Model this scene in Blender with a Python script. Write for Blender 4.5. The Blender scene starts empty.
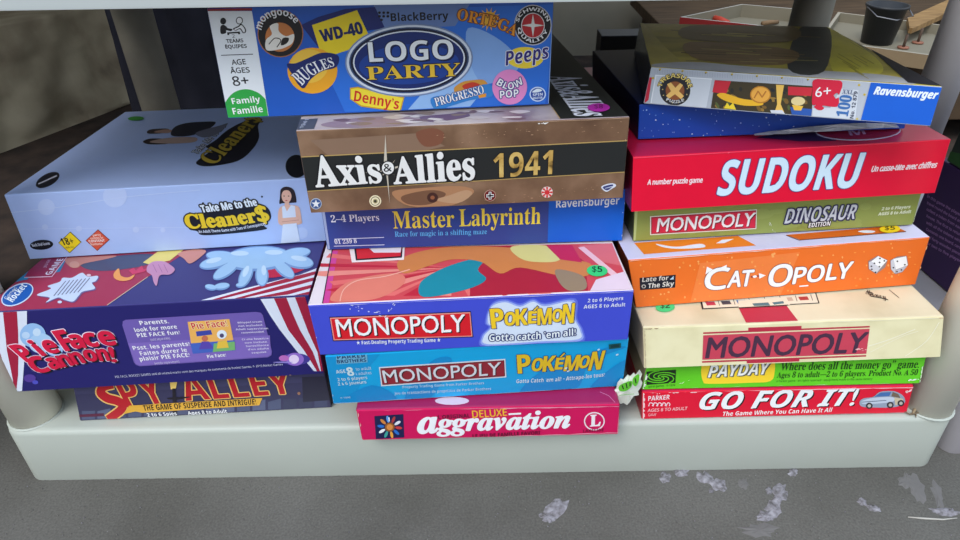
import bpy, bmesh, math, random
from mathutils import Vector, Matrix
from mathutils.geometry import tessellate_polygon
random.seed(7)
SC = bpy.context.scene
COL = SC.collection
# ------------------------------------------------------------------ camera
F_PX = 643.9; PITCH = math.radians(34.04); ROLL = math.radians(-0.897); CAM_H = 0.6205
FW = Vector((0, math.cos(PITCH), -math.sin(PITCH)))
_r = Vector((1, 0, 0)); _u = _r.cross(FW)
RT = _r*math.cos(ROLL) + _u*math.sin(ROLL)
UP = -_r*math.sin(ROLL) + _u*math.cos(ROLL)
EYE = Vector((0, 0, CAM_H))
cd = bpy.data.cameras.new('camera'); cam = bpy.data.objects.new('camera', cd); COL.objects.link(cam)
m3 = Matrix((RT, UP, -FW)).transposed()
cam.matrix_world = Matrix.Translation(EYE) @ m3.to_4x4()
cd.sensor_fit = 'HORIZONTAL'; cd.sensor_width = 36.0; cd.lens = F_PX/960*36.0
cd.clip_start = 0.01; cd.clip_end = 60
SC.camera = cam
def ray(p): return FW + RT*((p[0]-480)/F_PX) - UP*((p[1]-270)/F_PX)
def at_z(p, z):
    d = ray(p); return EYE + d*((z-EYE.z)/d.z)
def at_y(p, y):
    d = ray(p); return EYE + d*(y/d.y)
# ------------------------------------------------------------------ materials
KCOL = 1.0
def lin(c):
    c = c/255.0
    return c/12.92 if c <= 0.04045 else ((c+0.055)/1.055)**2.4
MATS = {}
TINT = (1.0, 1.0, 1.0)
def mat(rgb, rough=0.42, var=0.06, scale=60.0, name=None, bump=0.0, spec=0.4, coat=0.0, metal=0.0):
    key = (tuple(rgb), rough, var, scale, bump, spec, coat, metal)
    if key in MATS: return MATS[key]
    m = bpy.data.materials.new(name or 'print_%d_%d_%d' % tuple(int(v) for v in rgb))
    m.use_nodes = True; nt = m.node_tree; b = nt.nodes['Principled BSDF']
    c = [min(lin(v)*KCOL*TINT[i], 0.93) for i, v in enumerate(rgb)]
    tc = nt.nodes.new('ShaderNodeTexCoord'); n = nt.nodes.new('ShaderNodeTexNoise')
    n.inputs['Scale'].default_value = scale; n.inputs['Detail'].default_value = 4
    nt.links.new(tc.outputs['Object'], n.inputs['Vector'])
    mx = nt.nodes.new('ShaderNodeMix'); mx.data_type = 'RGBA'
    mx.inputs['A'].default_value = (*[v*(1-var) for v in c], 1)
    mx.inputs['B'].default_value = (*[min(v*(1+var), 0.95) for v in c], 1)
    nt.links.new(n.outputs['Fac'], mx.inputs['Factor'])
    nt.links.new(mx.outputs['Result'], b.inputs['Base Color'])
    b.inputs['Roughness'].default_value = rough
    b.inputs['Specular IOR Level'].default_value = spec
    b.inputs['Coat Weight'].default_value = coat; b.inputs['Coat Roughness'].default_value = 0.12
    b.inputs['Metallic'].default_value = metal
    if bump:
        bp = nt.nodes.new('ShaderNodeBump'); bp.inputs['Strength'].default_value = bump
        bp.inputs['Distance'].default_value = 0.003
        nt.links.new(n.outputs['Fac'], bp.inputs['Height']); nt.links.new(bp.outputs['Normal'], b.inputs['Normal'])
    MATS[key] = m
    return m
def ramp_mat(name, stops, scale=8.0, rough=0.7, detail=6.0, bump=0.3, spec=0.3, stretch=(1, 1, 1), coat=0.0, dist=0.0):
    """noise through a colour ramp: rock, asphalt, wood, worn print"""
    m = bpy.data.materials.new(name); m.use_nodes = True; nt = m.node_tree; b = nt.nodes['Principled BSDF']
    tc = nt.nodes.new('ShaderNodeTexCoord'); mp = nt.nodes.new('ShaderNodeMapping'); n = nt.nodes.new('ShaderNodeTexNoise')
    mp.inputs['Scale'].default_value = stretch
    n.inputs['Scale'].default_value = scale; n.inputs['Detail'].default_value = detail; n.inputs['Distortion'].default_value = dist
    cr = nt.nodes.new('ShaderNodeValToRGB')
    nt.links.new(tc.outputs['Object'], mp.inputs['Vector']); nt.links.new(mp.outputs['Vector'], n.inputs['Vector'])
    nt.links.new(n.outputs['Fac'], cr.inputs['Fac'])
    el = cr.color_ramp.elements
    while len(el) < len(stops): el.new(0.5)
    for e, (p, c) in zip(el, stops):
        e.position = p; e.color = (*[min(lin(v)*KCOL, 0.93) for v in c], 1)
    nt.links.new(cr.outputs['Color'], b.inputs['Base Color'])
    b.inputs['Roughness'].default_value = rough; b.inputs['Specular IOR Level'].default_value = spec
    b.inputs['Coat Weight'].default_value = coat; b.inputs['Coat Roughness'].default_value = 0.08
    if bump:
        bp = nt.nodes.new('ShaderNodeBump'); bp.inputs['Strength'].default_value = bump; bp.inputs['Distance'].default_value = 0.004
        nt.links.new(n.outputs['Fac'], bp.inputs['Height']); nt.links.new(bp.outputs['Normal'], b.inputs['Normal'])
    return m
# ------------------------------------------------------------------ object helpers
def thing(name, label, cat, group=None, loc=(0, 0, 0)):
    o = bpy.data.objects.new(name, None); COL.objects.link(o); o.location = loc; o.empty_display_size = 0.05
    o['label'] = label; o['category'] = cat
    if group: o['group'] = group
    return o
def tag(o, label, cat, group=None):
    o['label'] = label; o['category'] = cat
    if group: o['group'] = group
    return o
class MB:
    """collects verts / faces / materials into one mesh object"""
    def __init__(s): s.v = []; s.f = []; s.m = []; s.mats = []; s.sm = []
    def mi(s, m):
        if m not in s.mats: s.mats.append(m)
        return s.mats.index(m)
    def add(s, verts, faces, m, smooth=False):
        b = len(s.v); i = s.mi(m); s.v += [tuple(v) for v in verts]
        for f in faces: s.f.append(tuple(b+k for k in f)); s.m.append(i); s.sm.append(smooth)
    def bm(s, bm, mats, smooth=False):
        bm.verts.index_update(); b = len(s.v); s.v += [tuple(v.co) for v in bm.verts]
        for f in bm.faces:
            s.f.append(tuple(b+v.index for v in f.verts)); s.m.append(s.mi(mats[f.material_index])); s.sm.append(smooth)
        bm.free()
    def build(s, name, parent=None, loc=None):
        me = bpy.data.meshes.new(name); o = bpy.data.objects.new(name, me); COL.objects.link(o)
        off = Vector((0, 0, 0))
        if parent: o.parent = parent; off = Vector(parent.location)
        elif loc: off = Vector(loc); o.location = off
        me.from_pydata([tuple(Vector(v)-off) for v in s.v], [], s.f)
        for m in s.mats: me.materials.append(m)
        me.polygons.foreach_set('material_index', s.m); me.polygons.foreach_set('use_smooth', s.sm)
        me.update()
        return o
def box_bm(mn, mx, bev=0.0, seg=2):
    bm = bmesh.new(); bmesh.ops.create_cube(bm, size=1)
    for v in bm.verts: v.co = Vector([mn[i] + (v.co[i]+0.5)*(mx[i]-mn[i]) for i in range(3)])
    if bev: bmesh.ops.bevel(bm, geom=bm.edges[:], offset=bev, segments=seg, affect='EDGES', profile=0.5)
    return bm
def tube(mb, pts, rad, m, n=16, caps=True):
    pts = [Vector(p) for p in pts]
    if not hasattr(rad, '__len__'): rad = [rad]*len(pts)
    vs = []; fs = []
    for i, p in enumerate(pts):
        d = (pts[min(i+1, len(pts)-1)] - pts[max(i-1, 0)]).normalized()
        a = Vector((1, 0, 0)) if abs(d.x) < 0.9 else Vector((0, 1, 0))
        e1 = d.cross(a).normalized(); e2 = d.cross(e1)
        for k in range(n):
            t = 2*math.pi*k/n; vs.append(p + (e1*math.cos(t) + e2*math.sin(t))*rad[i])
    for i in range(len(pts)-1):
        for k in range(n): fs.append((i*n+k, i*n+(k+1) % n, (i+1)*n+(k+1) % n, (i+1)*n+k))
    if caps: fs.append(tuple(range(n))[::-1]); fs.append(tuple((len(pts)-1)*n+k for k in range(n)))
    mb.add(vs, fs, m, True)
# ------------------------------------------------------------------ lettering
_ST = {'sb': (0x1D5D4, 0x1D5EE, 0x1D7EC), 'se': (0x1D400, 0x1D41A, 0x1D7CE), 'sbi': (0x1D63C, 0x1D656, None),
       'sei': (0x1D468, 0x1D482, None), 'scr': (0x1D4D0, 0x1D4EA, None), 's': (0x1D5A0, 0x1D5BA, 0x1D7E2)}
def styled(s, k):
    if k not in _ST: return s
    b = _ST[k]; o = ''
    for c in s:
        if 'A' <= c <= 'Z': o += chr(b[0]+ord(c)-65)
        elif 'a' <= c <= 'z': o += chr(b[1]+ord(c)-97)
        elif c.isdigit() and b[2]: o += chr(b[2]+ord(c)-48)
        else: o += c
    return o
_GL = {}; _CAP = {}
def glyphs(s, st, res=3):
    key = (s, st, res)
    if key in _GL: return _GL[key]
    cu = bpy.data.curves.new('lettering', 'FONT'); cu.body = styled(s, st); cu.resolution_u = res
    o = bpy.data.objects.new('lettering', cu); COL.objects.link(o)
    bpy.context.view_layer.update()
    ev = o.evaluated_get(bpy.context.evaluated_depsgraph_get()); me = ev.to_mesh()
    vs = [(v.co.x, v.co.y) for v in me.vertices]; fs = [tuple(p.vertices) for p in me.polygons]
    ev.to_mesh_clear(); bpy.data.objects.remove(o); bpy.data.curves.remove(cu)
    _GL[key] = (vs, fs); return _GL[key]
def cap(st):
    if st not in _CAP: _CAP[st] = max(v[1] for v in glyphs('H', st)[0])
    return _CAP[st]
# ------------------------------------------------------------------ printed faces
LAYER = 0.0001
def clip_poly(pts, quad):
    """keep the part of a printed shape that lies on its panel"""
    out = [Vector((p[0], p[1])) for p in pts]
    for i in range(len(quad)):
        a, b = quad[i], quad[(i+1) % len(quad)]; e = b-a; inp = out; out = []
        if not inp: return []
        sd = [e.x*(p.y-a.y)-e.y*(p.x-a.x) for p in inp]
        for j in range(len(inp)):
            p, q, dp, dq = inp[j], inp[(j+1) % len(inp)], sd[j], sd[(j+1) % len(inp)]
            if dp >= 0: out.append(p)
            if (dp >= 0) != (dq >= 0): out.append(p + (q-p)*(dp/(dp-dq)))
    return out
def inside(p, quad):
    for i in range(len(quad)):
        a, b = quad[i], quad[(i+1) % len(quad)]; e = b-a
        if e.x*(p[1]-a.y)-e.y*(p[0]-a.x) < 0: return False
    return True
class Face:
    """a flat printed panel: px() turns a point measured on the photograph into a point of the panel"""
    def __init__(s, mb, o, u, v, n): s.mb = mb; s.o = o; s.u = u; s.v = v; s.n = n; s.cnt = {}; s.clip = None
    def seq(s, L):
        # printed shapes of one layer lie a hair apart so that none are coplanar
        k = int(L*2); s.cnt[k] = s.cnt.get(k, 0)+1
        return L + min(s.cnt[k]*0.006, .49)
    def px(s, p):
        d = ray(p); t = (s.o-EYE).dot(s.n)/d.dot(s.n); q = EYE + d*t - s.o
        return Vector((q.dot(s.u), q.dot(s.v)))
    def w(s, q, L): return s.o + s.u*q[0] + s.v*q[1] + s.n*(0.0001 + L*LAYER)
    def poly_uv(s, pts, col, L, **k):
        m = col if not isinstance(col, tuple) else mat(col, **k)
        if s.clip: pts = clip_poly(pts, s.clip)
        if len(pts) < 3: return
        L = s.seq(L); vs = [s.w(q, L) for q in pts]
        tri = tessellate_polygon([[Vector((q[0], q[1], 0)) for q in pts]])
        s.mb.add(vs, tri, m)
def P(f, pts, col, L=1, **k): f.poly_uv([f.px(p) for p in pts], col, L, **k)
def E(f, c, rx, ry, col, L=1, rot=0, n=28, **k):
    a = math.radians(rot); ca, sa = math.cos(a), math.sin(a); pts = []
    for i in range(n):
        t = 2*math.pi*i/n; x, y = rx*math.cos(t), ry*math.sin(t)
        pts.append((c[0]+x*ca-y*sa, c[1]+x*sa+y*ca))
    P(f, pts, col, L, **k)
def smooth_pts(pts, closed=True, k=5):
    n = len(pts); out = []
    rng = range(n) if closed else range(n-1)
    for i in rng:
        g = (lambda j: pts[j % n]) if closed else (lambda j: pts[min(max(j, 0), n-1)])
        p0, p1, p2, p3 = g(i-1), g(i), g(i+1), g(i+2)
        for j in range(k):
            t = j/k
            out.append(tuple(0.5*(2*p1[a] + (p2[a]-p0[a])*t + (2*p0[a]-5*p1[a]+4*p2[a]-p3[a])*t*t + (3*p1[a]-p0[a]-3*p2[a]+p3[a])*t**3) for a in (0, 1)))
    if not closed: out.append(tuple(pts[-1]))
    return out
def S(f, pts, col, L=1, **k): P(f, smooth_pts(pts), col, L, **k)
def LN(f, pts, wpx, col, L=1, smooth=False, **k):
    """a printed line of the given width"""
    if smooth: pts = smooth_pts(pts, False, 5)
    n = len(pts)
    for i in range(n-1):
        a, b = Vector(pts[i]), Vector(pts[i+1]); d = b-a
        if d.length < 1e-6: continue
        d.normalize(); q = Vector((-d.y, d.x))*wpx/2; a2 = a - d*wpx*0.2*(i > 0); b2 = b + d*wpx*0.2*(i < n-2)
        P(f, [a2-q, b2-q, b2+q, a2+q], col, L, **k)
def T(f, s, a, b, h, col, st='sb', L=4, up=None, out=None, path=None, shear=0.0, sh=None, res=3, hb=None, dens=1.0):
    """lettering: baseline from a to b (photo points), capital height h; up = photo point above a; hb = height at the far end"""
    if h is not None and h < 6: res = 1 if h < 4.2 else 2
    vs, fs = glyphs(s, st, res)
    if not vs: return
    x0 = min(v[0] for v in vs); x1 = max(v[0] for v in vs); c = cap(st); W = max(x1-x0, 1e-6)
    m = mat(col) if isinstance(col, tuple) else col
    if path:
        pl = [f.px(p) for p in smooth_pts(path, False, 8)]
        ln = [0.0]
        for i in range(1, len(pl)): ln.append(ln[-1] + (pl[i]-pl[i-1]).length)
        hm = (f.px((path[0][0], path[0][1]-h)) - f.px(path[0])).length
        hm2 = hm*(hb/h) if hb else hm
        def M(x, y):
            t = x*ln[-1]; i = 1
            while i < len(ln)-1 and ln[i] < t: i += 1
            d = (pl[i]-pl[i-1]); k = (t-ln[i-1])/max(ln[i]-ln[i-1], 1e-9); p = pl[i-1] + d*k
            # blended normal
            d1 = pl[min(i+1, len(pl)-1)] - pl[max(i-2, 0)]; d1.normalize()
            H = hm + (hm2-hm)*x
            return p + Vector((-d1.y, d1.x))*y*H + d1*shear*y*H
    else:
        A, B = f.px(a), f.px(b); e = B-A
        if up is not None: uv = f.px(up)-A
        else:
            en = e.normalized(); uv = Vector((-en.y, en.x))*(f.px((a[0], a[1]-h))-A).length
        r = (hb/h-1) if hb else 0.0; en = e.normalized()*uv.length*shear
        def M(x, y): return A + e*x + uv*y*(1+r*x) + en*y
    pts = [M((v[0]-x0)/W, v[1]/c) for v in vs]
    def put(dx, L_, m_):
        L_ = f.seq(L_); q2 = [q+dx for q in pts]
        if f.clip and not all(inside(q, f.clip) for q in q2):
            ok = [inside(q, f.clip) for q in q2]; ff = []; nv = list(q2)
            for t_ in fs:
                if all(ok[i] for i in t_): ff.append(t_)
                elif True:
                    c = clip_poly([q2[i] for i in t_], f.clip)
                    if len(c) >= 3: ff.append(tuple(range(len(nv), len(nv)+len(c)))); nv += c
            f.mb.add([f.w(q, L_) for q in nv], ff, m_)
        else: f.mb.add([f.w(q, L_) for q in q2], fs, m_)
    pxm = (f.px((f_mid(a, b, path)[0]+1, f_mid(a, b, path)[1])) - f.px(f_mid(a, b, path))).length
    if sh: put(Vector((sh[1], -sh[2]))*pxm, L-0.6, mat(sh[0]) )
    if out:
        wm = out[1]*pxm; mo = mat(out[0]); nn = 12 if out[1] > 1.2 else 8
        for i in range(nn):
            t = 2*math.pi*i/nn; put(Vector((math.cos(t), math.sin(t)))*wm, L-1, mo)
    put(Vector((0, 0)), L, m)
def f_mid(a, b, path):
    if path: return path[len(path)//2]
    return ((a[0]+b[0])/2, (a[1]+b[1])/2)
def wear(f, a, b, n, col=(225, 215, 210), s=1.2, spread=0.8, L=8):
    """scuffs where the paper has worn white along an edge"""
    for i in range(n):
        t = random.random(); c = (a[0]+(b[0]-a[0])*t + random.gauss(0, spread), a[1]+(b[1]-a[1])*t + random.gauss(0, spread)*0.6)
        w = s*random.uniform(0.5, 2.2); hgt = s*random.uniform(0.25, 0.7); k = random.randint(5, 7)
        an = math.atan2(b[1]-a[1], b[0]-a[0])
        pts = []
        for j in range(k):
            th = 2*math.pi*j/k; x = w*math.cos(th)*random.uniform(.6, 1.2); y = hgt*math.sin(th)*random.uniform(.6, 1.2)
            pts.append((c[0]+x*math.cos(an)-y*math.sin(an), c[1]+x*math.sin(an)+y*math.cos(an)))
        P(f, pts, col, L+random.random()*0.5)
def edge_wear(f, a, b, w, col, L=8, n=26):
    """a ragged worn strip along an edge"""
    up = []; lo = []
    dx, dy = b[0]-a[0], b[1]-a[1]; l = math.hypot(dx, dy); nx, ny = -dy/l, dx/l
    for i in range(n+1):
        t = i/n; o = w*random.uniform(0.15, 1.0)
        up.append((a[0]+dx*t, a[1]+dy*t)); lo.append((a[0]+dx*t+nx*o, a[1]+dy*t+ny*o))
    P(f, up + lo[::-1], col, L)
# ------------------------------------------------------------------ game boxes
GAP = 0.0013
class Carton:
    """lid over tray; corners measured on the photograph (front TL TR BR BL), standing with its base at height z"""
    def __init__(s, label, group, px, z, h, d, sl, sr, front, top, side, tray=(190, 180, 165), name='board_game_box', cat='board game', rough=0.4, coat=0.0, back=None, bev=0.0011, wr=None, rec=None):
        BL = at_z(px['BL'], z); BR = at_z(px['BR'], z)
        if 'w' in px: BR = BL + (BR-BL).normalized()*px['w']
        TL = at_z(px['TL'], z+h) if 'TL' in px else BL + Vector((0, 0, h))
        TR = at_z(px['TR'], z+h) if 'TR' in px else BR + Vector((0, 0, h))
        if 'w' in px: TR = TL + (TR-TL).normalized()*px['w']
        # flatten the front: best plane y = a + b x + c z
        xs = [BL, BR, TL, TR]
        A = Matrix(((0,)*3,)*3); bb = Vector((0, 0, 0))
        for q in xs:
            r = Vector((1, q.x, q.z))
            for i in range(3):
                bb[i] += r[i]*q.y
                for j in range(3): A[i][j] += r[i]*r[j]
        k = A.inverted() @ bb
        for q in xs: q.y = k[0] + k[1]*q.x + k[2]*q.z
        dl = Vector((-math.sin(math.radians(sl)), math.cos(math.radians(sl)), 0))*d
        dr = Vector((-math.sin(math.radians(sr)), math.cos(math.radians(sr)), 0))*d
        if back: bTL = at_z(back[0], z+h); bTR = at_z(back[1], z+h); dl = bTL-TL; dr = bTR-TR
        s.z = z; s.top = z+h
        base = (BL+BR+BL+dl+BR+dr)/4; base.z = z
        s.root = thing(name, label, cat, group, base)
        s.mb = MB()
        up = 0.0007
        zl = lambda a, t: a + (t-a)*(up/h)
        V = [zl(BL, TL), zl(BR, TR), zl(BR+dr, TR+dr), zl(BL+dl, TL+dl), TL, TR, TR+dr, TL+dl]
        bm = bmesh.new(); bv = [bm.verts.new(q) for q in V]
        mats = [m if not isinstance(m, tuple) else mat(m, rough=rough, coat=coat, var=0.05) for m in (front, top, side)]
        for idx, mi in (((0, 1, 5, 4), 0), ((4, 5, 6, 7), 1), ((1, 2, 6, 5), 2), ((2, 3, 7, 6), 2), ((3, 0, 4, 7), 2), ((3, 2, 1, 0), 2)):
            fc = bm.faces.new([bv[i] for i in idx]); fc.material_index = mi
        bm.normal_update()
        eds = [e for e in bm.edges if not (e.verts[0] in bv[:4] and e.verts[1] in bv[:4])]
        bmesh.ops.bevel(bm, geom=eds, offset=bev, segments=2, affect='EDGES', profile=0.5, material=-1)
        bmesh.ops.delete(bm, geom=[fc for fc in bm.faces if fc.normal.z < -0.95], context='FACES')
        s.mb.bm(bm, mats)
        # faces
        def mk(o, a, c, flip=1):
            u = (a-o).normalized(); n = (a-o).cross(c-o).normalized(); v = n.cross(u)
            return Face(s.mb, o, u, v, n*flip)
        s.f = mk(TL, TR, TL + (TL-BL)); s.t = mk(TL, TR, TL+dl)
        s.l = mk(TL+dl, TL, TL+dl+Vector((0, 0, .1)))
        if s.t.n.z < 0: s.t.n = -s.t.n
        if s.f.n.y > 0: s.f.n = -s.f.n
        def setclip(fc, quad, ins):
            q = [Vector(((p-fc.o).dot(fc.u), (p-fc.o).dot(fc.v))) for p in quad]
            c = sum(q, Vector((0, 0)))/4
            q = [p + Vector((math.copysign(ins, c.x-p.x), math.copysign(ins, c.y-p.y))) for p in q]
            ar = sum(q[i].x*q[(i+1) % 4].y-q[(i+1) % 4].x*q[i].y for i in range(4))
            fc.clip = q if ar > 0 else q[::-1]
        setclip(s.f, (V[0], V[1], TR, TL), bev*.55); setclip(s.t, (TL, TR, TR+dr, TL+dl), bev*.55)
        # tray
        t = MB(); ins = 0.0026; c0 = (BL+BR+BL+dl+BR+dr)/4; q = []
        for (b_, tp) in ((BL, TL), (BR, TR), (BR+dr, TR+dr), (BL+dl, TL+dl)):
            b2 = b_ + Vector((math.copysign(ins, c0.x-b_.x), math.copysign(ins, c0.y-b_.y), 0)); b2.z = z
            t2 = tp + Vector((math.copysign(ins, c0.x-tp.x), math.copysign(ins, c0.y-tp.y), 0)); t2.z = z+h-0.003
            q.append((b2, t2))
        vs = [p[0] for p in q] + [p[1] for p in q]
        t.add(vs, [(3, 2, 1, 0), (4, 5, 6, 7), (0, 1, 5, 4), (1, 2, 6, 5), (2, 3, 7, 6), (3, 0, 4, 7)], mat(tray, rough=0.7))
        t.build('tray', s.root)
        s.px = px
    def done(s): s.lid = s.mb.build('lid', s.root); return s
def sticker(box, f, c, rx, ry, col, txt, tcol, rot=0, name='price_sticker', label=None, ang=0):
    """round price dot with a real thickness"""
    mb = MB(); g = Face(mb, f.o, f.u, f.v, f.n)
    E(g, c, rx, ry, col, 12, rot)
    E(g, c, rx, ry, col, 11, rot)
    if txt:
        a = math.radians(ang); dx, dy = math.cos(a), math.sin(a)
        w = rx*txt[1]; T(g, txt[0], (c[0]-dx*w+txt[2][0], c[1]-dy*w*0.5+txt[2][1]), (c[0]+dx*w+txt[2][0], c[1]+dy*w*0.5+txt[2][1]), None, tcol, 'sb', 13, up=(c[0]-dx*w+txt[3][0], c[1]-dy*w*0.5+txt[3][1]))
    o = mb.build(name, box.root)
    if label: o['label'] = label
    return o
SKY = 1.25; SUN = 1.7; EXPO = 0.30
Z0 = 0.0838
W_ = (240, 240, 245); BK = (25, 22, 28)
GL = 'board games in the left stack'; GM = 'board games in the middle stack'; GR = 'board games in the right stack'
# ================================================================== LEFT STACK
z = Z0
# ---- slate purple game, bottom left
b = Carton('slate purple game box with big red letters outlined in yellow, lowest of the left stack', GL,
           dict(BL=(80, 421), BR=(331.5, 407.5), TL=(72, 382.5)), z, .058, .27, 3, 3, (66, 64, 98), (60, 58, 92), (40, 40, 66)); f = b.f
P(f, [(66, 395), (330, 381), (331, 406.5), (80.5, 420)], (58, 56, 88), 0)
for i in range(16):
    x0 = 82+i*15.5; y0 = 420.3-(x0-80)*0.0538
    P(f, [(x0, y0-8-random.random()*4), (x0+13, y0-9-random.random()*4), (x0+13, y0-1.2), (x0, y0-.6)], random.choice([(80, 86, 116), (70, 74, 104), (92, 98, 128), (60, 62, 90)]), 1)
P(f, [(79, 414.5), (104, 413), (104, 416), (79.5, 417)], (90, 30, 60), 2)
P(f, [(302, 377), (330, 376), (331, 400), (303, 402)], (44, 42, 62), 1)
yo = (235, 190, 110)
sp_ = [(113, 384), (104, 386.5), (101, 392), (107, 397.5), (117, 400.5), (123, 404), (121, 409.5), (114, 415), (109, 418.6)]
LN(f, sp_, 11, yo, 4, True); LN(f, sp_, 8.4, (185, 28, 40), 5, True)
T(f, 'PY', (128, 407.3), (168, 401.8), 27, (185, 28, 40), 'sb', 5, out=(yo, 1.2), shear=.05)
T(f, 'ALLEY', (186, 400.5), (294, 393), 23, (185, 28, 40), 'sb', 5, out=(yo, 1.2))
P(f, [(170, 382), (177.5, 381), (176, 388), (171, 389)], (245, 205, 110), 6)
P(f, [(172.5, 388), (175.5, 388), (177.5, 418.5), (173.5, 418.7)], (35, 30, 40), 6)
P(f, [(167, 397.5), (190, 396), (190, 397), (176, 399.5), (168, 398.7)], (35, 30, 40), 6)
P(f, [(129.4, 405.2), (262.5, 397.5), (259.5, 404.8), (142, 412.3), (136, 411), (124, 413.5)], (228, 172, 60), 6)
T(f, 'THE GAME OF SUSPENSE AND INTRIGUE!', (145, 410.2), (256.9, 403.8), 5.2, (40, 28, 20), 'sbi', 7)
T(f, '2 to 6 Spies', (148, 416.2), (177.4, 414.6), 3.4, W_, 'sb', 7)
T(f, 'Ages 8 to Adult', (188.6, 414.4), (227.6, 412.4), 3.5, W_, 'sb', 7)
E(f, (299, 393), 1.6, 1.6, (150, 110, 90), 5, n=10)
b.done(); z = b.top+GAP
# ---- navy and red striped game
b = Carton('navy game box with red and white striped ends, under the large white box', GL,
           dict(TL=(-20, 312), TR=(309, 296), BL=(16.8, 392.9), BR=(324.5, 373)), z, .105, .27, -5, 2, (36, 32, 104), (60, 58, 122), (150, 40, 60), tray=(170, 130, 100)); f = b.f
rd = (165, 30, 62); wt = (222, 228, 245)
P(f, [(-20, 312), (27, 310.3), (27, 330), (25.6, 345), (22, 392), (16.2, 392.6)], wt, 1)
P(f, [(3, 311.2), (17, 310.6), (18.2, 330), (18.6, 350), (18.2, 375), (16.3, 391.5), (14.5, 388), (11.5, 372), (7, 350), (5, 330)], rd, 2)
P(f, [(-20, 312.3), (-14, 312), (8, 376), (15.5, 391.8)], rd, 2)
e = [[(260.5, 299), (270, 315), (280, 330), (296, 350), (314, 371), (318, 373.5)], [(274, 298.3), (281, 314), (288.5, 330), (304, 350), (317, 371)],
     [(286.5, 297.6), (293, 314), (300, 330), (313, 352), (320, 371)], [(295, 297.2), (301.5, 314), (308, 331), (317.5, 352), (321, 371)], [(305, 296.6), (312, 318), (317, 338), (322.5, 360), (324, 371)]]
P(f, e[0][:5] + e[4][::-1], wt, 1)
P(f, e[1] + e[2][::-1], rd, 2); P(f, e[3] + e[4][::-1], rd, 2)
for c, rx, ry, cc in (((295, 359), 15, 6, (70, 60, 150)), ((295, 359), 9, 6.5, (150, 110, 205)), ((294, 359), 5, 4.5, (235, 215, 250)), ((283, 362), 10, .6, (150, 140, 215)),
                      ((284, 358), 5, 3, (190, 110, 190)), ((30, 378), 6, 4, (84, 60, 150)), ((35.5, 382), 3, 2, (80, 80, 190))): E(f, c, rx, ry, cc, 3)
P(f, [(126, 319.5), (256, 311.6), (261, 312.5), (263, 315), (272, 351), (271.5, 355), (268, 357), (140, 366), (136, 364.5), (134, 362), (122.5, 325), (123, 321)], (112, 92, 172), 3)
P(f, [(128, 343), (270, 335), (271, 354), (268, 356), (140, 365), (136, 363.5)], (128, 104, 186), 4)
for c, rx, ry, cc in (((33, 335), 13, 12, (150, 190, 235)), ((41, 343), 12, 10, (170, 205, 240)), ((37, 332), 4, 4, (200, 222, 246)), ((26, 335), 4, 3.4, (190, 215, 245)), ((55, 350), 8, 6, (160, 195, 238))): E(f, c, rx, ry, cc, 3)
crim = (214, 24, 66); lav = (238, 216, 236)
def wob(s, a, bb, h, shear=0.0):
    T(f, s, a, bb, h, crim, 'sb', 5, out=(lav, 1.7), sh=(BK, 2.0, 2.2), shear=shear); T(f, s, a, bb, h, crim, 'sb', 6, out=(crim, .7), shear=shear)
wob('P', (27, 361.5), (38, 359.2), 16.5, -.2); wob('i', (42.5, 355.5), (46.5, 354.5), 14.5, -.1); wob('e', (48.5, 353.2), (60.5, 351.4), 15.5)
wob('F', (66, 350.5), (77, 348.6), 19, 0); wob('a', (73.5, 348), (86.5, 347), 16.5); wob('c', (88, 346.4), (100, 345.4), 16.5); wob('e', (102.5, 345), (117.5, 344), 17)
wob('C', (36.5, 373), (51.5, 370), 14.5); wob('a', (52.5, 369), (62.5, 366.8), 13.2); wob('n', (63.5, 366.4), (74, 364.4), 13.5); wob('n', (75, 363.8), (86, 362), 13.5)
wob('o', (87.5, 361), (99, 360), 13.8); wob('n', (100.5, 360.4), (110.5, 360), 14.2); wob('!', (112.5, 361.5), (117, 361.2), 14.5, .1)
for s_, a, bb, h in (('Parents,', (140.6, 324.6), (169.5, 322.6), 5), ('look for more', (135.6, 331.6), (177.8, 328), 4.8), ('PIE FACE fun!', (138, 336.9), (180.6, 333.6), 4.6),
                     ('Psst, les parents!', (133.9, 349.6), (190.5, 345.2), 4.8), ('Faites durer le', (141, 355), (187.7, 351.2), 4.8), ('plaisir PIE FACE!', (140.6, 360.5), (190.5, 356.2), 4.8)):
    T(f, s_, a, bb, h*.8, (240, 238, 250), 'sb', 6)
T(f, '(sold separately)', (151, 340.4), (170.7, 338.7), 2.4, (215, 205, 235), 's', 6); T(f, '(vendu séparément)', (155, 364), (180, 362), 2.2, (215, 205, 235), 's', 6)
P(f, [(187.7, 321.4), (229.5, 318.6), (235.5, 349.8), (193, 353.3)], (238, 178, 92), 5)
P(f, [(190.5, 343), (234.6, 339.6), (235.5, 349.8), (193, 353.3)], (70, 100, 190), 6); P(f, [(214, 343), (234.8, 341), (235.4, 349.5), (213, 351.5)], (120, 180, 110), 7)
P(f, [(196, 331), (211, 329.5), (212.5, 334), (197, 336)], (60, 70, 160), 6)
E(f, (205, 338), 3.2, 3, (200, 110, 80), 7, n=12); P(f, [(199, 349), (202, 341), (209, 341), (214, 348)], (90, 70, 170), 7); E(f, (222, 334), 5, 4.6, (225, 235, 250), 7, n=12); E(f, (222, 335), 2.2, 2.2, (80, 70, 110), 8, n=10)
P(f, [(218, 341), (227, 340), (229, 347), (217, 348)], (230, 190, 70), 8)
T(f, 'Pie Face!', (193, 328.8), (228, 325.6), 6.2, (205, 40, 60), 'sb', 7, out=((255, 235, 180), .5))
T(f, 'Pie Face!', (208, 357.8), (226.6, 355.8), 3.2, W_, 'sb', 6)
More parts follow.
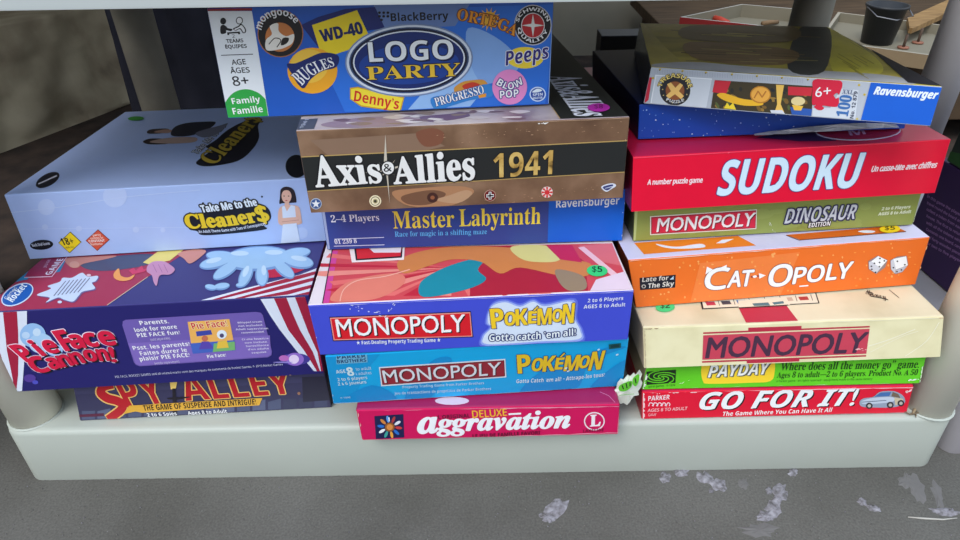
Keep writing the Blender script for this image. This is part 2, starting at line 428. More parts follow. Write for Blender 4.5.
for i, s_ in enumerate(['Whipped cream', 'not included.', 'Adult supervision', 'recommended.', '', 'Crème fouettée', 'non incluse.', 'Surveillance', 'd’un adulte', 'requise.']):
    if s_:
        cx = 250+i*1.1; yy = 322.5+i*3.35; w_ = len(s_)*.95
        T(f, s_, (cx-w_, yy+.6), (cx+w_, yy-.6), 1.7, (222, 214, 240), 'sb', 6)
T(f, 'PIE FACE, ROCKET GAMES and all related marks sont des marques de commerce de Rocket Games, © 2019 Rocket Games', (116, 377.6), (283, 364.8), 2.1, (205, 205, 230), 's', 5)
wear(f, (16, 392), (320, 373), 10, (150, 120, 110), .8)
# top
t = b.t
P(t, [(-20, 312), (107, 306), (148, 277), (190, 250), (33, 258)], (164, 52, 84), 1)
P(t, [(28, 262), (12, 283), (28, 279.5), (36, 259)], (40, 130, 180), 2); P(t, [(34, 258), (68, 256), (60, 272), (25, 277.5)], (40, 130, 180), 2)
P(t, [(37, 258), (68, 256), (52, 277), (24.5, 277.8)], (150, 40, 80), 3); LN(t, [(24.5, 277.8), (52, 277), (68, 256)], .8, (225, 190, 215), 4)
T(t, 'GAME', (51, 275), (64, 259), None, (225, 220, 240), 'sb', 4, up=(44.5, 275.2)); T(t, 'JEU DE', (46, 268), (51, 260), None, (200, 160, 190), 'sb', 4, up=(43, 268.2))
S(t, [(66, 259), (90, 257), (116, 256), (108, 259), (84, 264), (78, 268), (70, 267)], (196, 130, 120), 4); E(t, (74.5, 265), 5, 3.4, (205, 150, 140), 5)
S(t, [(84, 260), (150, 254), (150, 264), (120, 270), (96, 271), (82, 267)], (70, 78, 110), 3)
S(t, [(38, 296), (52, 290), (48, 287), (60, 283), (63, 279), (72, 279), (82, 274), (88, 278), (99, 277), (97, 282), (93, 284), (96, 290), (84, 293), (80, 297), (74, 303), (64, 301), (58, 299), (46, 304), (50, 299)], (110, 96, 150), 4)
S(t, [(37, 295.4), (51, 289.2), (48, 286.4), (60, 282.2), (63, 278.2), (72, 278.2), (82, 273.2), (88, 277), (98, 276.4), (96, 281.4), (92, 283.4), (95, 289), (83, 292), (79, 296), (73, 302), (64, 300), (58, 298), (46, 303), (50, 298)], (200, 214, 240), 5)
for i in range(7): LN(t, [(54+i*4, 296.5-i*.6), (66+i*4, 281.5-i*.5)], .75, (84, 84, 130), 6)
E(t, (60, 302.5), 2.2, 1.4, (200, 214, 240), 5); E(t, (89, 275.6), 2.2, 1.2, (225, 190, 210), 5)
E(t, (17.5, 295), 17.5, 9.6, (205, 220, 245), 4, -28); E(t, (17.5, 295), 16.3, 8.4, (30, 92, 178), 5, -28)
T(t, 'Rocket', (13, 303), (28, 286), None, (230, 238, 250), 'sbi', 6, up=(6, 300.5)); T(t, 'Games', (7.5, 300), (17.5, 288.5), None, (230, 238, 250), 's', 6, up=(4, 298.8))
S(t, [(114, 274), (119, 269), (121, 276), (128, 278), (135, 275), (131, 280), (122, 281.5), (115, 279)], (236, 160, 90), 6)
P(t, [(129, 271), (134, 268), (136, 271), (142, 266), (144, 270), (149, 268), (145, 272), (133, 275)], (205, 60, 100), 5)
S(t, [(148, 266), (154, 262), (164, 262), (170, 265), (175, 270), (170, 275), (160, 276), (157, 286), (154, 283), (152, 276), (147, 272)], (196, 140, 178), 6)
for x in (153, 158.5, 164): LN(t, [(x, 265), (x+4, 273)], .6, (160, 100, 150), 7)
LN(t, [(107, 305.6), (148, 277)], .6, (205, 190, 170), 3)
P(t, [(143, 263), (158, 252), (184, 250), (170, 261), (150, 265)], (226, 208, 120), 5)
S(t, [(178, 254), (192, 250), (206, 251), (200, 258), (190, 264), (184, 259)], (205, 140, 130), 5)
P(t, [(199, 301.2), (240, 290), (300, 275), (318, 268), (308, 295.6), (284, 296.8)], wt, 3)
for a_, b_ in (((210, 300.6), (318, 271)), ((232, 299.6), (317, 277)), ((252, 298.5), (316, 284)), ((272, 297.5), (313, 291))):
    P(t, [a_, (b_[0]-30, b_[1]+7.4), b_, (b_[0]-1, b_[1]+3.4), (b_[0]-28, b_[1]+11), (a_[0]+9, a_[1]-.5)], rd, 4)
S(t, [(262, 272), (282, 268), (300, 262), (309, 262), (304, 270), (286, 276), (268, 278)], (190, 30, 70), 5)
for c, rx, ry, ro in (((216, 263), 17, 5.5, -14), ((222, 257), 16, 5, 4), ((226, 271), 15, 5.5, -34), ((246, 276), 13, 5.5, -66), ((262, 276), 11, 6, 88), ((284, 270), 13, 5.5, 40), ((298, 262), 16, 6.5, 10), ((296, 254), 15, 5, -8), ((258, 259), 34, 12, -3), ((222, 287), 8, 3, -8), ((211, 288), 6, 2.4, 10), ((240, 286), 4, 1.7, 0)):
    E(t, c, rx, ry+.8, (116, 152, 206), 6, ro); E(t, (c[0], c[1]-.6), rx*.95, ry*.9, (158, 196, 234), 7, ro)
for c, rx, ro in (((214, 261), 8, -14), ((240, 254), 9, 0), ((274, 253), 9, 0), ((299, 259), 8, 10), ((246, 272), 6, -66), ((264, 271), 5, 88)): E(t, c, rx, 2.4, (194, 219, 243), 8, ro)
b.done(); z = b.top+GAP
# ---- white game box
b = Carton('large white game box with yellow letters and a dark-haired printed woman', GL,
           dict(TL=(3.3, 195), TR=(301.7, 178.3), BL=(30, 259.3), BR=(320, 241.7), w=.322), z, .0775, .236, 0, 0, (172, 194, 240), (168, 188, 235), (120, 135, 180),
           tray=(150, 160, 190), rough=.28, back=((125, 111.7), (300, 104.5))); f = b.f; t = b.t
for c, r in (((46.5, 207), 8.5), ((115, 196), 12), ((45, 227), 3), ((79, 228.5), 3), ((136, 229.5), 3.2), ((163, 230), 2.5), ((302, 233), 6)): E(f, c, r, r*.95, (186, 204, 243), 1)
LN(f, [(6, 213), (60, 207), (125, 197), (200, 190)], .8, (190, 207, 244), 1, True); LN(f, [(20, 229), (110, 228), (215, 227)], .7, (186, 204, 243), 1)
E(f, (41.7, 244.7), 11.6, 5, (16, 20, 30), 2, -4); T(f, 'Black Oval Games', (33, 246.6), (50.5, 244.3), 2.6, (215, 225, 245), 'sb', 3)
def dia(c, rx, ry, col, L): P(f, [(c[0]-rx, c[1]+.4), (c[0]+.4, c[1]-ry), (c[0]+rx, c[1]-.4), (c[0]-.4, c[1]+ry)], col, L)
dia((70, 242.3), 11.6, 10.8, (60, 55, 20), 2); dia((70, 242.3), 10.9, 10, (240, 212, 30), 3); T(f, '18+', (63, 245), (75, 243.8), 6.6, BK, 'sb', 5); T(f, 'adults only', (66, 248), (74.5, 247.2), 1.4, BK, 's', 5)
dia((97.7, 240), 12, 10.8, (120, 40, 30), 2); dia((97.7, 240), 11.2, 10, (212, 84, 58), 3)
for i, (w_, s_) in enumerate(((4, 'party'), (6.5, 'contents for'), (8, 'CONTENT'), (6, 'humour'))): T(f, s_, (97.3-w_, 236.2+i*3), (97.3+w_, 235.4+i*3), 2.2, (255, 215, 200) if i != 2 else (255, 240, 235), 'sb', 4)
S(f, [(190, 217), (204, 212), (230, 207), (256, 203), (268, 208), (271, 218), (264, 225), (266, 229), (240, 232.5), (204, 235), (197, 231), (189, 228.5)], (20, 24, 36), 3)
T(f, 'Take Me to the', (202.5, 212), (257.5, 204.6), 7, (225, 235, 250), 'sb', 5, out=(BK, 1.7), path=[(202.5, 212.2), (230, 209), (257.5, 205.2)]); T(f, 'Take Me to the', (202.5, 212), (257.5, 204.6), 7, (225, 235, 250), 'sb', 6, out=((225, 235, 250), .25), path=[(202.5, 212.2), (230, 209), (257.5, 205.2)])
for o_, L_ in (((BK, 2.0), 5), (((232, 200, 44), .7), 6)):
    T(f, 'Cleaner', (187.5, 228.6), (257.5, 222), 13, (232, 200, 44), 'se', L_, out=o_, path=[(187.5, 228), (222, 226), (257.5, 221.5)]); T(f, '$', (259, 221.5), (270, 219.8), 15, (232, 200, 44), 'se', L_, out=o_)
T(f, 'An Adult-Theme Game with Tons of Consequences', (199, 233.3), (267, 224), 2.8, (215, 222, 240), 'sb', 6, path=[(199, 232.8), (232, 230.6), (266, 224.6)])
for c in ((203, 203), (262, 196.5), (190, 213)): E(f, c, 1, 1, BK, 3, n=8)
# printed woman
skin = (226, 180, 160)
S(f, [(280, 197), (281, 189), (287, 186.5), (294, 190), (296.5, 201), (294, 202.5), (283, 203), (279.5, 203.5)], (38, 26, 32), 3)
S(f, [(281.6, 195), (284, 190.5), (289, 190.5), (291.5, 195), (290.5, 200), (287, 203), (283, 200.5)], skin, 4); P(f, [(285, 201), (289, 201), (289.5, 206), (284.6, 206)], skin, 4)
for x in (284.2, 288.6): E(f, (x, 195.8), .8, .5, (50, 30, 30), 5, n=8)
E(f, (286.4, 200.2), 1.2, .5, (190, 70, 80), 5, n=8)
S(f, [(279.5, 208), (285, 205), (292, 205), (299, 207), (301.5, 219), (300, 224), (281, 225), (278, 217)], skin, 4)
P(f, [(282, 206.5), (284.5, 205.4), (287, 211), (291, 205), (295, 206), (296.5, 222), (300, 241), (281, 243.3), (283, 222)], (214, 226, 248), 5)
P(f, [(280, 218), (299, 216.5), (300.5, 222.5), (281, 224.2)], skin, 6); LN(f, [(282, 221.5), (299, 219.6)], .5, (190, 140, 130), 7)
# top print
E(t, (47.7, 180.2), 13, 6, (28, 30, 42), 2, -28); LN(t, [(38.5, 184.2), (57, 176)], 1.3, (205, 205, 220), 3)
E(t, (296.5, 166.5), 11, 11.5, (20, 22, 32), 2)
S(t, [(196, 163), (204, 156), (212, 150), (206, 147), (216, 140), (228, 130), (246, 121), (262, 119), (258, 126), (259, 138), (252, 150), (240, 160), (222, 165), (204, 166.5)], (26, 26, 36), 2)
T(t, 'Cleaner$', (214.5, 165.8), (262, 119), None, (176, 152, 52), 'se', 5, up=(198.5, 158.6), out=(BK, 1.0)); T(t, 'Cleaner$', (214.5, 165.8), (262, 119), None, (176, 152, 52), 'se', 6, up=(198.5, 158.6), out=((176, 152, 52), .4)); T(t, 'Take Me to the', (197.5, 155), (226, 127), None, (190, 196, 215), 'sb', 5, up=(191.5, 152.4), out=(BK, .6))
S(t, [(143, 142), (150, 139), (164, 139), (170, 140.5), (168, 144), (150, 144.6)], (45, 34, 36), 3); S(t, [(147, 132), (152, 129.5), (168, 129), (166, 132.8), (150, 134)], (45, 34, 36), 3)
S(t, [(150, 142.6), (160, 139.4), (178, 137.5), (196, 138), (194, 142.5), (170, 144)], (176, 150, 140), 4); S(t, [(154, 132.5), (164, 129.8), (172, 130.5), (168, 133.4)], (176, 140, 126), 4)
S(t, [(172, 136), (174, 128), (186, 123.5), (206, 122), (216, 123), (206, 131), (190, 136)], (38, 40, 52), 4); S(t, [(196, 133), (220, 126), (228, 124), (218, 134), (204, 138)], (110, 112, 130), 5)
sticker(b, t, (136.2, 119.4), 8, 2.1, (60, 150, 60), None, None, -2, label='green round price dot')
b.done()

# ================================================================== MIDDLE STACK
z = Z0
# ---- crimson game
b = Carton('narrow crimson game box with white script letters, lowest of the middle stack', GM,
           dict(TL=(355.7, 408.5), TR=(620.5, 405), BL=(361.5, 441.7), BR=(618.5, 433)), z, .0465, .38, .5, .5, (206, 16, 88), (158, 30, 84), (150, 20, 70), bev=.0022); f = b.f; t = b.t
P(f, [(374.3, 416), (403.3, 414), (404.3, 437.3), (376, 439)], (28, 30, 74), 1)
c0 = (389.8, 426.8)
for i, cc in enumerate([(200, 60, 60), (40, 110, 200), (230, 160, 60), (60, 160, 150), (240, 240, 240), (40, 110, 200), (210, 130, 60), (90, 150, 220), (170, 60, 60), (220, 220, 230)]):
    a = 2*math.pi*i/10+.1; d = (math.cos(a), math.sin(a))
    E(f, (c0[0]+d[0]*9, c0[1]+d[1]*8), 3.6, 1.5, cc, 2, math.degrees(a), n=10)
E(f, c0, 5, 4.6, (150, 90, 40), 3, n=14); E(f, c0, 3.2, 3, (220, 140, 70), 4, n=12); LN(f, [(389, 417), (389.3, 421)], 1.1, W_, 4)
T(f, 'L’ORIGINAL', (438.3, 418.9), (470, 417.2), 3.8, (90, 20, 50), 'sb', 3)
T(f, 'DELUXE', (472.7, 417.6), (507, 415.4), 7, (240, 190, 50), 's', 3, out=((240, 190, 50), .2))
LN(f, [(508.5, 413.9), (521, 413.2)], 1.8, W_, 4)
T(f, 'a', (418.5, 433), (438.5, 432), 22.5, W_, 'sei', 5, out=(W_, .9)); T(f, 'ggravation', (437, 431), (569.3, 427.2), 17, W_, 'sei', 5, out=(W_, .8))
T(f, 'LE JEU DE FAMILLE FAVORI', (472.7, 437.4), (540, 433.8), 3.5, (90, 10, 45), 'sb', 7)
E(f, (594.3, 421), 10.4, 9.2, (236, 226, 232), 2); E(f, (594.3, 421), 9.2, 8, (206, 16, 88), 3); T(f, 'L', (590.2, 426), (600, 425.4), 11, (240, 232, 236), 'se', 4, out=((240, 232, 236), .5))
T(f, 'LAKESIDE', (583, 432.2), (603.5, 431), 2.8, (110, 10, 50), 'sb', 3)
edge_wear(f, (357.5, 409.3), (619.5, 405.6), 1.3, (232, 150, 175)); edge_wear(f, (618.9, 406.5), (617.4, 432.5), -1.6, (235, 190, 200)); edge_wear(f, (362.5, 440.9), (617.5, 432.4), -.9, (226, 150, 170))
wear(f, (357.5, 411), (361, 440), 14, (225, 180, 170), 1.1); wear(f, (358, 409.5), (375, 408.5), 8, (225, 200, 190), 1.1)
LN(t, [(600, 392), (609, 396), (615, 402.5)], .5, (210, 120, 160), 1); E(t, (452, 401), 17, 4, (216, 190, 205), 1)
b.done(); z = b.top+GAP
# ---- sky blue game
b = Carton('bright sky blue game box with framed red title, on the crimson box', GM,
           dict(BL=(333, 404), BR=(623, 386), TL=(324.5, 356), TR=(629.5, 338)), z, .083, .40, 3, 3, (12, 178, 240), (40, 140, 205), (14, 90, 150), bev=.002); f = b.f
P(f, [(324, 357), (380, 354), (366, 371), (352, 402.3), (333.5, 403.3)], (14, 160, 226), 1)
for q in ([(404, 400), (430, 362), (452, 360), (430, 398)], [(520, 393.5), (548, 366), (566, 366), (600, 349), (626, 347), (590, 362), (574, 390)], [(590, 389), (606, 372), (627, 360), (623.5, 384)], [(340, 403), (372, 385), (396, 400)]): S(f, q, (12, 150, 220), 2)
P(f, [(336, 355.5), (367, 353.5), (367.6, 362), (336.6, 364)], (120, 190, 225), 3); T(f, 'PARKER', (337.5, 358.6), (366, 357), 3.4, (30, 60, 110), 'sb', 4); T(f, 'BROTHERS', (337.5, 363), (366.6, 361.2), 3.4, (30, 60, 110), 'sb', 4)
lb = (222, 240, 252)
T(f, 'AGE:', (336.5, 373.2), (347, 372.4), 3.4, lb, 'sb', 3); T(f, '8', (348.3, 375.6), (354.6, 375.1), 8.2, lb, 'sb', 3, out=(lb, .3)); T(f, 'to adult', (356, 370.3), (371.5, 369.2), 2.9, lb, 's', 3); T(f, 'à adultes', (356, 374.9), (371.8, 373.7), 2.9, lb, 's', 3)
T(f, '2 to 6 players', (338, 380.8), (367.5, 378.6), 2.9, lb, 's', 3, out=(lb, .12)); T(f, '2 à 6 joueurs', (338.4, 385.2), (366.5, 383), 2.9, lb, 's', 3, out=(lb, .12)); T(f, '© 1999', (340.5, 398.6), (350.5, 398), 1.8, lb, 's', 3)
P(f, [(378.9, 366.8), (505.3, 358.5), (506.3, 377), (381.3, 386)], (235, 236, 240), 3); P(f, [(380.2, 367.9), (504.2, 359.8), (505, 375.9), (382.4, 384.6)], (110, 34, 44), 4); P(f, [(381, 368.6), (503.6, 360.6), (504.3, 375.2), (383, 383.8)], (158, 44, 56), 5)
T(f, 'MONOPOLY', (384.8, 382.3), (500.5, 374), 12.2, (232, 234, 240), 'r', 7, out=((232, 234, 240), .28), sh=(BK, .9, .9))
T(f, 'Property Trading Game from Parker Brothers', (402.7, 388), (484, 383.9), 2.6, (190, 225, 250), 'sb', 3); T(f, 'Jeu de transactions de propriétés de Parker Brothers', (394.5, 394.4), (491, 389.6), 2.7, (190, 225, 250), 'sb', 3)
ye = (246, 204, 40); nv = (36, 48, 110)
def pokes(pk, w_):
    for ch, xa, xb, ya, yb, h, s_ in pk: T(f, ch, (xa, ya), (xb, yb), h, ye, 'sb', 6, out=(nv, w_), sh=(nv, w_+.2, w_+.2), shear=s_); T(f, ch, (xa, ya), (xb, yb), h, ye, 'sb', 7, out=(ye, .35), shear=s_)
    e_ = pk[3]; P(f, [(e_[1]+4, e_[3]-e_[5]-1.2), (e_[1]+9.4, e_[3]-e_[5]-6.4), (e_[1]+11.4, e_[3]-e_[5]-4.6), (e_[1]+6.4, e_[3]-e_[5]+.2)], nv, 7); P(f, [(e_[1]+5, e_[3]-e_[5]-1.2), (e_[1]+9.4, e_[3]-e_[5]-5.4), (e_[1]+10.4, e_[3]-e_[5]-4.5), (e_[1]+6.4, e_[3]-e_[5]-.6)], ye, 8)
pokes([('P', 518, 530.5, 373, 372, 18.5, -.05), ('O', 531, 541.5, 370.6, 370.2, 12.5, 0), ('K', 542.5, 554, 371, 370.2, 15, 0), ('E', 554.5, 562, 369, 368.6, 11.5, 0), ('M', 563.5, 577.5, 370.4, 369.6, 15, 0), ('O', 578, 587.5, 367.6, 367.2, 12, 0), ('N', 588, 600, 370, 368.6, 18, .12)], .9)
T(f, 'Gotta Catch ’em all! • Attrape-les tous!', (516, 382.8), (604.5, 376.4), 3.9, lb, 'sb', 4, path=[(516, 382.8), (560, 380.6), (604.5, 376)])
edge_wear(f, (334.5, 403), (622, 385.6), -.8, (150, 205, 235)); wear(f, (333, 402), (328, 375), 6, (190, 220, 240), .7)
for p_ in ((598.5, 349), (617, 354), (566, 367.5), (568, 370.5)): E(f, p_, 1.6, .8, (215, 238, 250), 7, -20, n=8)
mb = MB(); g = Face(mb, f.o, f.u, f.v, f.n)
P(g, [(608.5, 343.8), (620.8, 342.4), (620.8, 347), (609, 348.6)], (20, 92, 92), 8); P(g, [(610.5, 344.6), (619, 343.6), (619, 346.2), (610.8, 347.3)], (10, 60, 66), 9)
o = mb.build('price_tag', b.root); o['label'] = 'small dark teal tag'
b.done(); z = b.top+GAP
# ---- royal blue game with red top picture
b = Carton('royal blue game box with red title bar and red picture on top', GM,
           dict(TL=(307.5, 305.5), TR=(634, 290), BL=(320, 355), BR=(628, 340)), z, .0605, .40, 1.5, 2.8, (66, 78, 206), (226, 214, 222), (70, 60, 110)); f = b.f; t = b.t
P(f, [(329.3, 316.7), (470.8, 311), (473.3, 337), (333, 341)], (28, 24, 60), 2); P(f, [(330, 317.5), (470.2, 311.9), (472.4, 336.2), (333.7, 340)], (240, 150, 140), 3); P(f, [(331.2, 318.6), (469.4, 313), (471.3, 335.3), (334.6, 339)], (216, 26, 40), 4)
T(f, 'MONOPOLY', (338.4, 336.2), (464.9, 331), 16.8, (245, 245, 250), 'r', 7, out=((245, 245, 250), .45), sh=(BK, 1.1, 1.3))
T(f, '★ Fast-Dealing Property Trading Game ★', (356.7, 344.3), (440.6, 341.4), 3.6, (232, 236, 252), 'sb', 3)
for k, cc in enumerate([(96, 112, 222), (150, 168, 238), (214, 226, 250)]):
    g_ = 4.4-k*1.7
    S(f, [(489-g_, 322), (491, 308-g_), (505, 303-g_), (520, 307.5-g_), (533, 302.5-g_), (545, 307-g_), (571+g_, 302.5-g_), (573+g_, 318), (579+g_, 330), (577+g_, 338+g_), (540, 340+g_), (489-g_, 343+g_), (485-g_, 336), (493-g_, 327)], cc, 2+k*.4)
pokes([('P', 492, 504.5, 328, 327, 19.5, -.05), ('O', 504.5, 515, 325, 324.6, 13, 0), ('K', 516, 527.5, 325, 324, 16, 0), ('E', 528, 536, 323, 322.6, 12, 0), ('M', 537.5, 551, 324.4, 323.4, 16, 0), ('O', 552, 561.5, 321.4, 321, 12.5, 0), ('N', 562, 573, 323.6, 322, 19, .12)], 1.0)
T(f, 'Gotta catch ’em all!', (489, 340.6), (575.5, 335.4), 6.8, (235, 242, 255), 'sb', 6, out=(nv, 1.1), path=[(489, 340.6), (532, 339), (575.5, 334.8)])
T(f, '2 to 6 Players', (587.5, 302.2), (623, 299.6), 3.6, (225, 228, 250), 'sb', 3); T(f, 'AGES 8 to Adult', (583.5, 308.4), (625, 306), 3.6, (225, 228, 250), 'sb', 3)
wear(f, (350, 306), (385, 314), 14, (225, 228, 245), .9, 2.2); edge_wear(f, (309, 305.7), (633, 290.5), .8, (196, 196, 230)); wear(f, (308, 306), (319, 352), 7, (180, 180, 225), .7)
wear(f, (395, 303), (384, 318), 7, (240, 240, 250), .8, 1.2)
# top picture: red rays and plain sweeps of orange and teal
P(t, [(322.5, 303.6), (332.5, 249), (612, 243.5), (622, 268), (631, 289)], (206, 74, 84), 1)
P(t, [(322.5, 303.6), (325, 290), (332, 251), (338, 251), (329, 303.3)], (206, 70, 150), 2)
for i in range(13):
    a = math.radians(200-i*13); c_ = (452, 268); P(t, [c_, (c_[0]+(130+20*(i % 3))*math.cos(a), min(max(c_[1]+42*math.sin(a), 247), 296)), (c_[0]+(130)*math.cos(a-.1), min(max(c_[1]+42*math.sin(a-.1), 247), 296))], [(226, 110, 108), (190, 40, 62), (232, 140, 130)][i % 3], 2)
S(t, [(330, 300), (345, 284), (372, 276), (400, 274), (404, 284), (380, 298), (350, 302)], (224, 126, 110), 3)
P(t, [(470, 247), (560, 245), (585, 262), (588, 291), (470, 296.5)], (172, 34, 58), 3)
S(t, [(436, 272), (462, 262), (486, 258), (478, 270), (486, 280), (466, 290), (424, 297.5), (420, 284)], (28, 136, 158), 4)
S(t, [(398, 262), (420, 252), (460, 247), (520, 249), (560, 258), (590, 264), (588, 276), (560, 276), (520, 268), (500, 274), (480, 262), (452, 260), (430, 266), (404, 274)], (206, 128, 72), 5)
S(t, [(512, 247), (545, 246), (562, 254), (556, 262), (530, 262), (516, 256)], (214, 204, 132), 6)
P(t, [(546, 246), (572, 245.5), (582, 263), (560, 260)], (196, 40, 80), 6)
S(t, [(556, 270), (582, 276), (586, 289), (570, 291.3), (560, 284)], (150, 128, 104), 5)
LN(t, [(340, 302), (344, 290), (358, 281), (385, 277), (410, 270)], 1.0, (240, 176, 160), 6, True)
P(t, [(578, 246), (612, 243.5), (621, 266), (600, 262)], (220, 110, 116), 3); P(t, [(578, 248), (584, 247), (628, 283), (622, 285)], (236, 190, 200), 4); P(t, [(596, 280), (624, 272), (631, 289.4), (590, 291.3)], (226, 206, 222), 4)
P(t, [(349, 247), (405, 245), (404, 260.5), (352, 263.2)], (240, 226, 226), 7); P(t, [(354, 247), (403, 245), (402, 258.3), (356, 261.2)], BK, 8); P(t, [(356, 247), (402, 245), (400.6, 257), (357.5, 259.8)], (212, 40, 50), 9); P(t, [(367, 247), (402, 245), (400.5, 253.4), (374, 253.6)], (236, 226, 232), 9.6)
LN(t, [(322.5, 303.8), (332.5, 249)], .9, (40, 30, 50), 4)
sticker(b, t, (597, 271.8), 10.4, 5.6, (60, 205, 120), ('$5', .5, (0, 1.2), (0, -4.5)), (20, 60, 40), 3, label='green round price dot with a five', ang=5)
wear(t, (309, 304), (325, 252), 10, (236, 226, 228), .9)
b.done(); z = b.top+GAP
# ---- dark blue labyrinth game
b = Carton('dark blue game box with yellow serif title, under the brown war game box', GM,
           dict(BL=(327.5, 249.5), BR=(622.5, 241.7), TR=(626, 188)), z, .058, .34, 1.5, 1.5, (46, 66, 142), (44, 60, 130), (120, 140, 190)); f = b.f
P(f, [(549, 196), (625.5, 189), (622.3, 241), (547.5, 244.4)], (8, 96, 206), 1)
P(f, [(321, 206), (324, 206), (330, 248.8), (328, 248.9)], (150, 165, 205), 1)
T(f, '2–4 Players', (331.4, 222.2), (379.4, 220.4), 6.8, (226, 230, 244), 'se', 3); LN(f, [(334.4, 239), (384, 237.2)], .7, (200, 208, 235), 3); LN(f, [(334, 246), (384.5, 244.6)], .7, (200, 208, 235), 3)
T(f, '01 239 8', (335, 243.8), (357, 242.8), 4.2, (226, 230, 244), 'se', 3)
T(f, 'Master', (393.6, 228.3), (454.5, 226.6), 17, (240, 214, 76), 'se', 3); T(f, 'Labyrinth', (459.5, 226.2), (540.5, 223.6), 17, (240, 214, 76), 'se', 3)
T(f, 'Race for magic in a shifting maze', (395, 236.6), (487, 233.8), 5.2, (92, 170, 232), 'se', 3)
T(f, 'Ravensburger', (556, 207.6), (619, 204), 7.6, (232, 238, 250), 'sb', 3)
wear(f, (622, 239), (625, 192), 6, (205, 220, 245), .7); wear(f, (600, 242), (622, 241.5), 5, (205, 220, 245), .6)
b.done(); z = b.top+GAP
# ---- brown war game
brn = ramp_mat('worn_brown_print', [(0.3, (96, 70, 54)), (0.5, (124, 94, 72)), (0.68, (150, 118, 94))], scale=22, rough=.42, detail=8, bump=.05)
tpm = ramp_mat('faded_lilac_print', [(0.34, (120, 98, 112)), (0.48, (176, 164, 168)), (0.7, (204, 192, 190))], scale=16, rough=.35, detail=6, bump=0)
b = Carton('brown war game box with black band, big white title and pink price dot', GM,
           dict(TL=(295.8, 130.5), TR=(630, 117), BL=(310.8, 213.7), BR=(623, 198)), z, .082, .29, 5, 7.6, brn, tpm, (60, 48, 42), tray=(120, 90, 70)); f = b.f; t = b.t
P(f, [(310, 140), (360, 137), (420, 133), (445, 146), (420, 152), (330, 157)], (140, 112, 92), .4)
S(f, [(416, 133), (432, 128), (444, 133), (440, 144), (424, 146)], (130, 82, 62), .6)
P(f, [(299.2, 156.4), (628, 140), (625, 172.3), (304, 191.8)], (190, 158, 96), 1); P(f, [(299.4, 157.4), (627.8, 141), (625.1, 171.4), (303.8, 190.9)], (38, 40, 40), 2)
for q, cc in (([(392, 192), (420, 188), (460, 186), (474, 192), (452, 205), (410, 206)], (176, 128, 92)), ([(402, 196), (430, 190), (446, 194), (430, 204), (408, 204)], (120, 84, 62)), ([(436, 200), (450, 195), (466, 190), (472, 194), (458, 203)], (190, 150, 116))): S(f, q, cc, 1)
E(f, (432.5, 197.3), 5.4, 5, (70, 40, 34), 3); E(f, (432.5, 197.3), 2.2, 2, (150, 90, 60), 4)
wh = (238, 238, 236)
P(f, [(383.5, 168), (385.4, 134), (387.6, 168), (389.8, 203), (386, 172)], (205, 196, 180), 4); P(f, [(364, 172.5), (388, 168), (410, 163), (388, 171)], (205, 196, 180), 4)
for a in (40, 130, 220, 310): P(f, [(387, 169), (387+13*math.cos(math.radians(a)), 169+13*math.sin(math.radians(a))), (388.5, 170.5)], (190, 178, 160), 4)
T(f, 'Axis', (316.5, 186.6), (382, 181.6), 30.5, wh, 'se', 6, out=(BK, 2.0), hb=25); T(f, 'Axis', (316.5, 186.6), (382, 181.6), 30.5, wh, 'se', 7, out=(wh, .7), hb=25)
T(f, 'Allies', (394.4, 183.4), (474.5, 178.6), 25, wh, 'se', 6, out=(BK, 2.0), hb=30); T(f, 'Allies', (394.4, 183.4), (474.5, 178.6), 25, wh, 'se', 7, out=(wh, .7), hb=30)
E(f, (388, 167.5), 7, 7.4, BK, 8); E(f, (388, 167.5), 6, 6.3, wh, 9); T(f, '&', (384, 171.3), (392.2, 170.6), 8.3, BK, 'sb', 10)
gold = ramp_mat('distressed_gold', [(0.36, (110, 84, 44)), (0.46, (196, 158, 84)), (0.7, (226, 196, 120))], scale=70, rough=.4, bump=0)
T(f, '1941', (493.5, 177.4), (552, 173.6), 24, gold, 'sb', 6, out=((30, 26, 20), .6))
def disc(c, *rings):
    for i, (r, cc) in enumerate(rings): E(f, c, r, r*.97, cc, 2+i, n=20)
def star(c, r, cc, L, n=5, k=.4, rot=-90):
    P(f, [(c[0]+(r if i % 2 == 0 else r*k)*math.cos(math.radians(rot+i*180/n)), c[1]+(r if i % 2 == 0 else r*k)*math.sin(math.radians(rot+i*180/n))) for i in range(2*n)], cc, L)
disc((316, 203.6), (5.8, (190, 200, 215)), (5.1, (60, 92, 150))); star((316, 203.6), 4.6, (235, 238, 245), 5)
disc((375.3, 200.8), (6, (238, 226, 190)), (4.7, (110, 100, 60)), (4, (238, 228, 196)), (2.4, (180, 170, 120)), (1.5, (60, 60, 50)))
disc((490, 195.4), (6, (200, 160, 140)), (5.4, (110, 30, 30))); P(f, [(488.6, 191.6), (491.4, 191.4), (491.4, 199), (488.6, 199.2)], wh, 5); P(f, [(486.2, 194.2), (493.8, 193.8), (493.8, 196.6), (486.2, 197)], wh, 5); LN(f, [(490, 192), (490, 198.7)], 1.3, BK, 6); LN(f, [(486.6, 195.6), (493.4, 195.2)], 1.3, BK, 6)
disc((547, 192), (5.8, (238, 220, 215)))
for i in range(8):
    a = 2*math.pi*i/8; P(f, [(547, 192), (547+5.6*math.cos(a-.2), 192+5.4*math.sin(a-.2)), (547+5.6*math.cos(a+.2), 192+5.4*math.sin(a+.2))], (214, 60, 60), 4)
E(f, (547, 192), 2.4, 2.3, (214, 50, 56), 5, n=12)
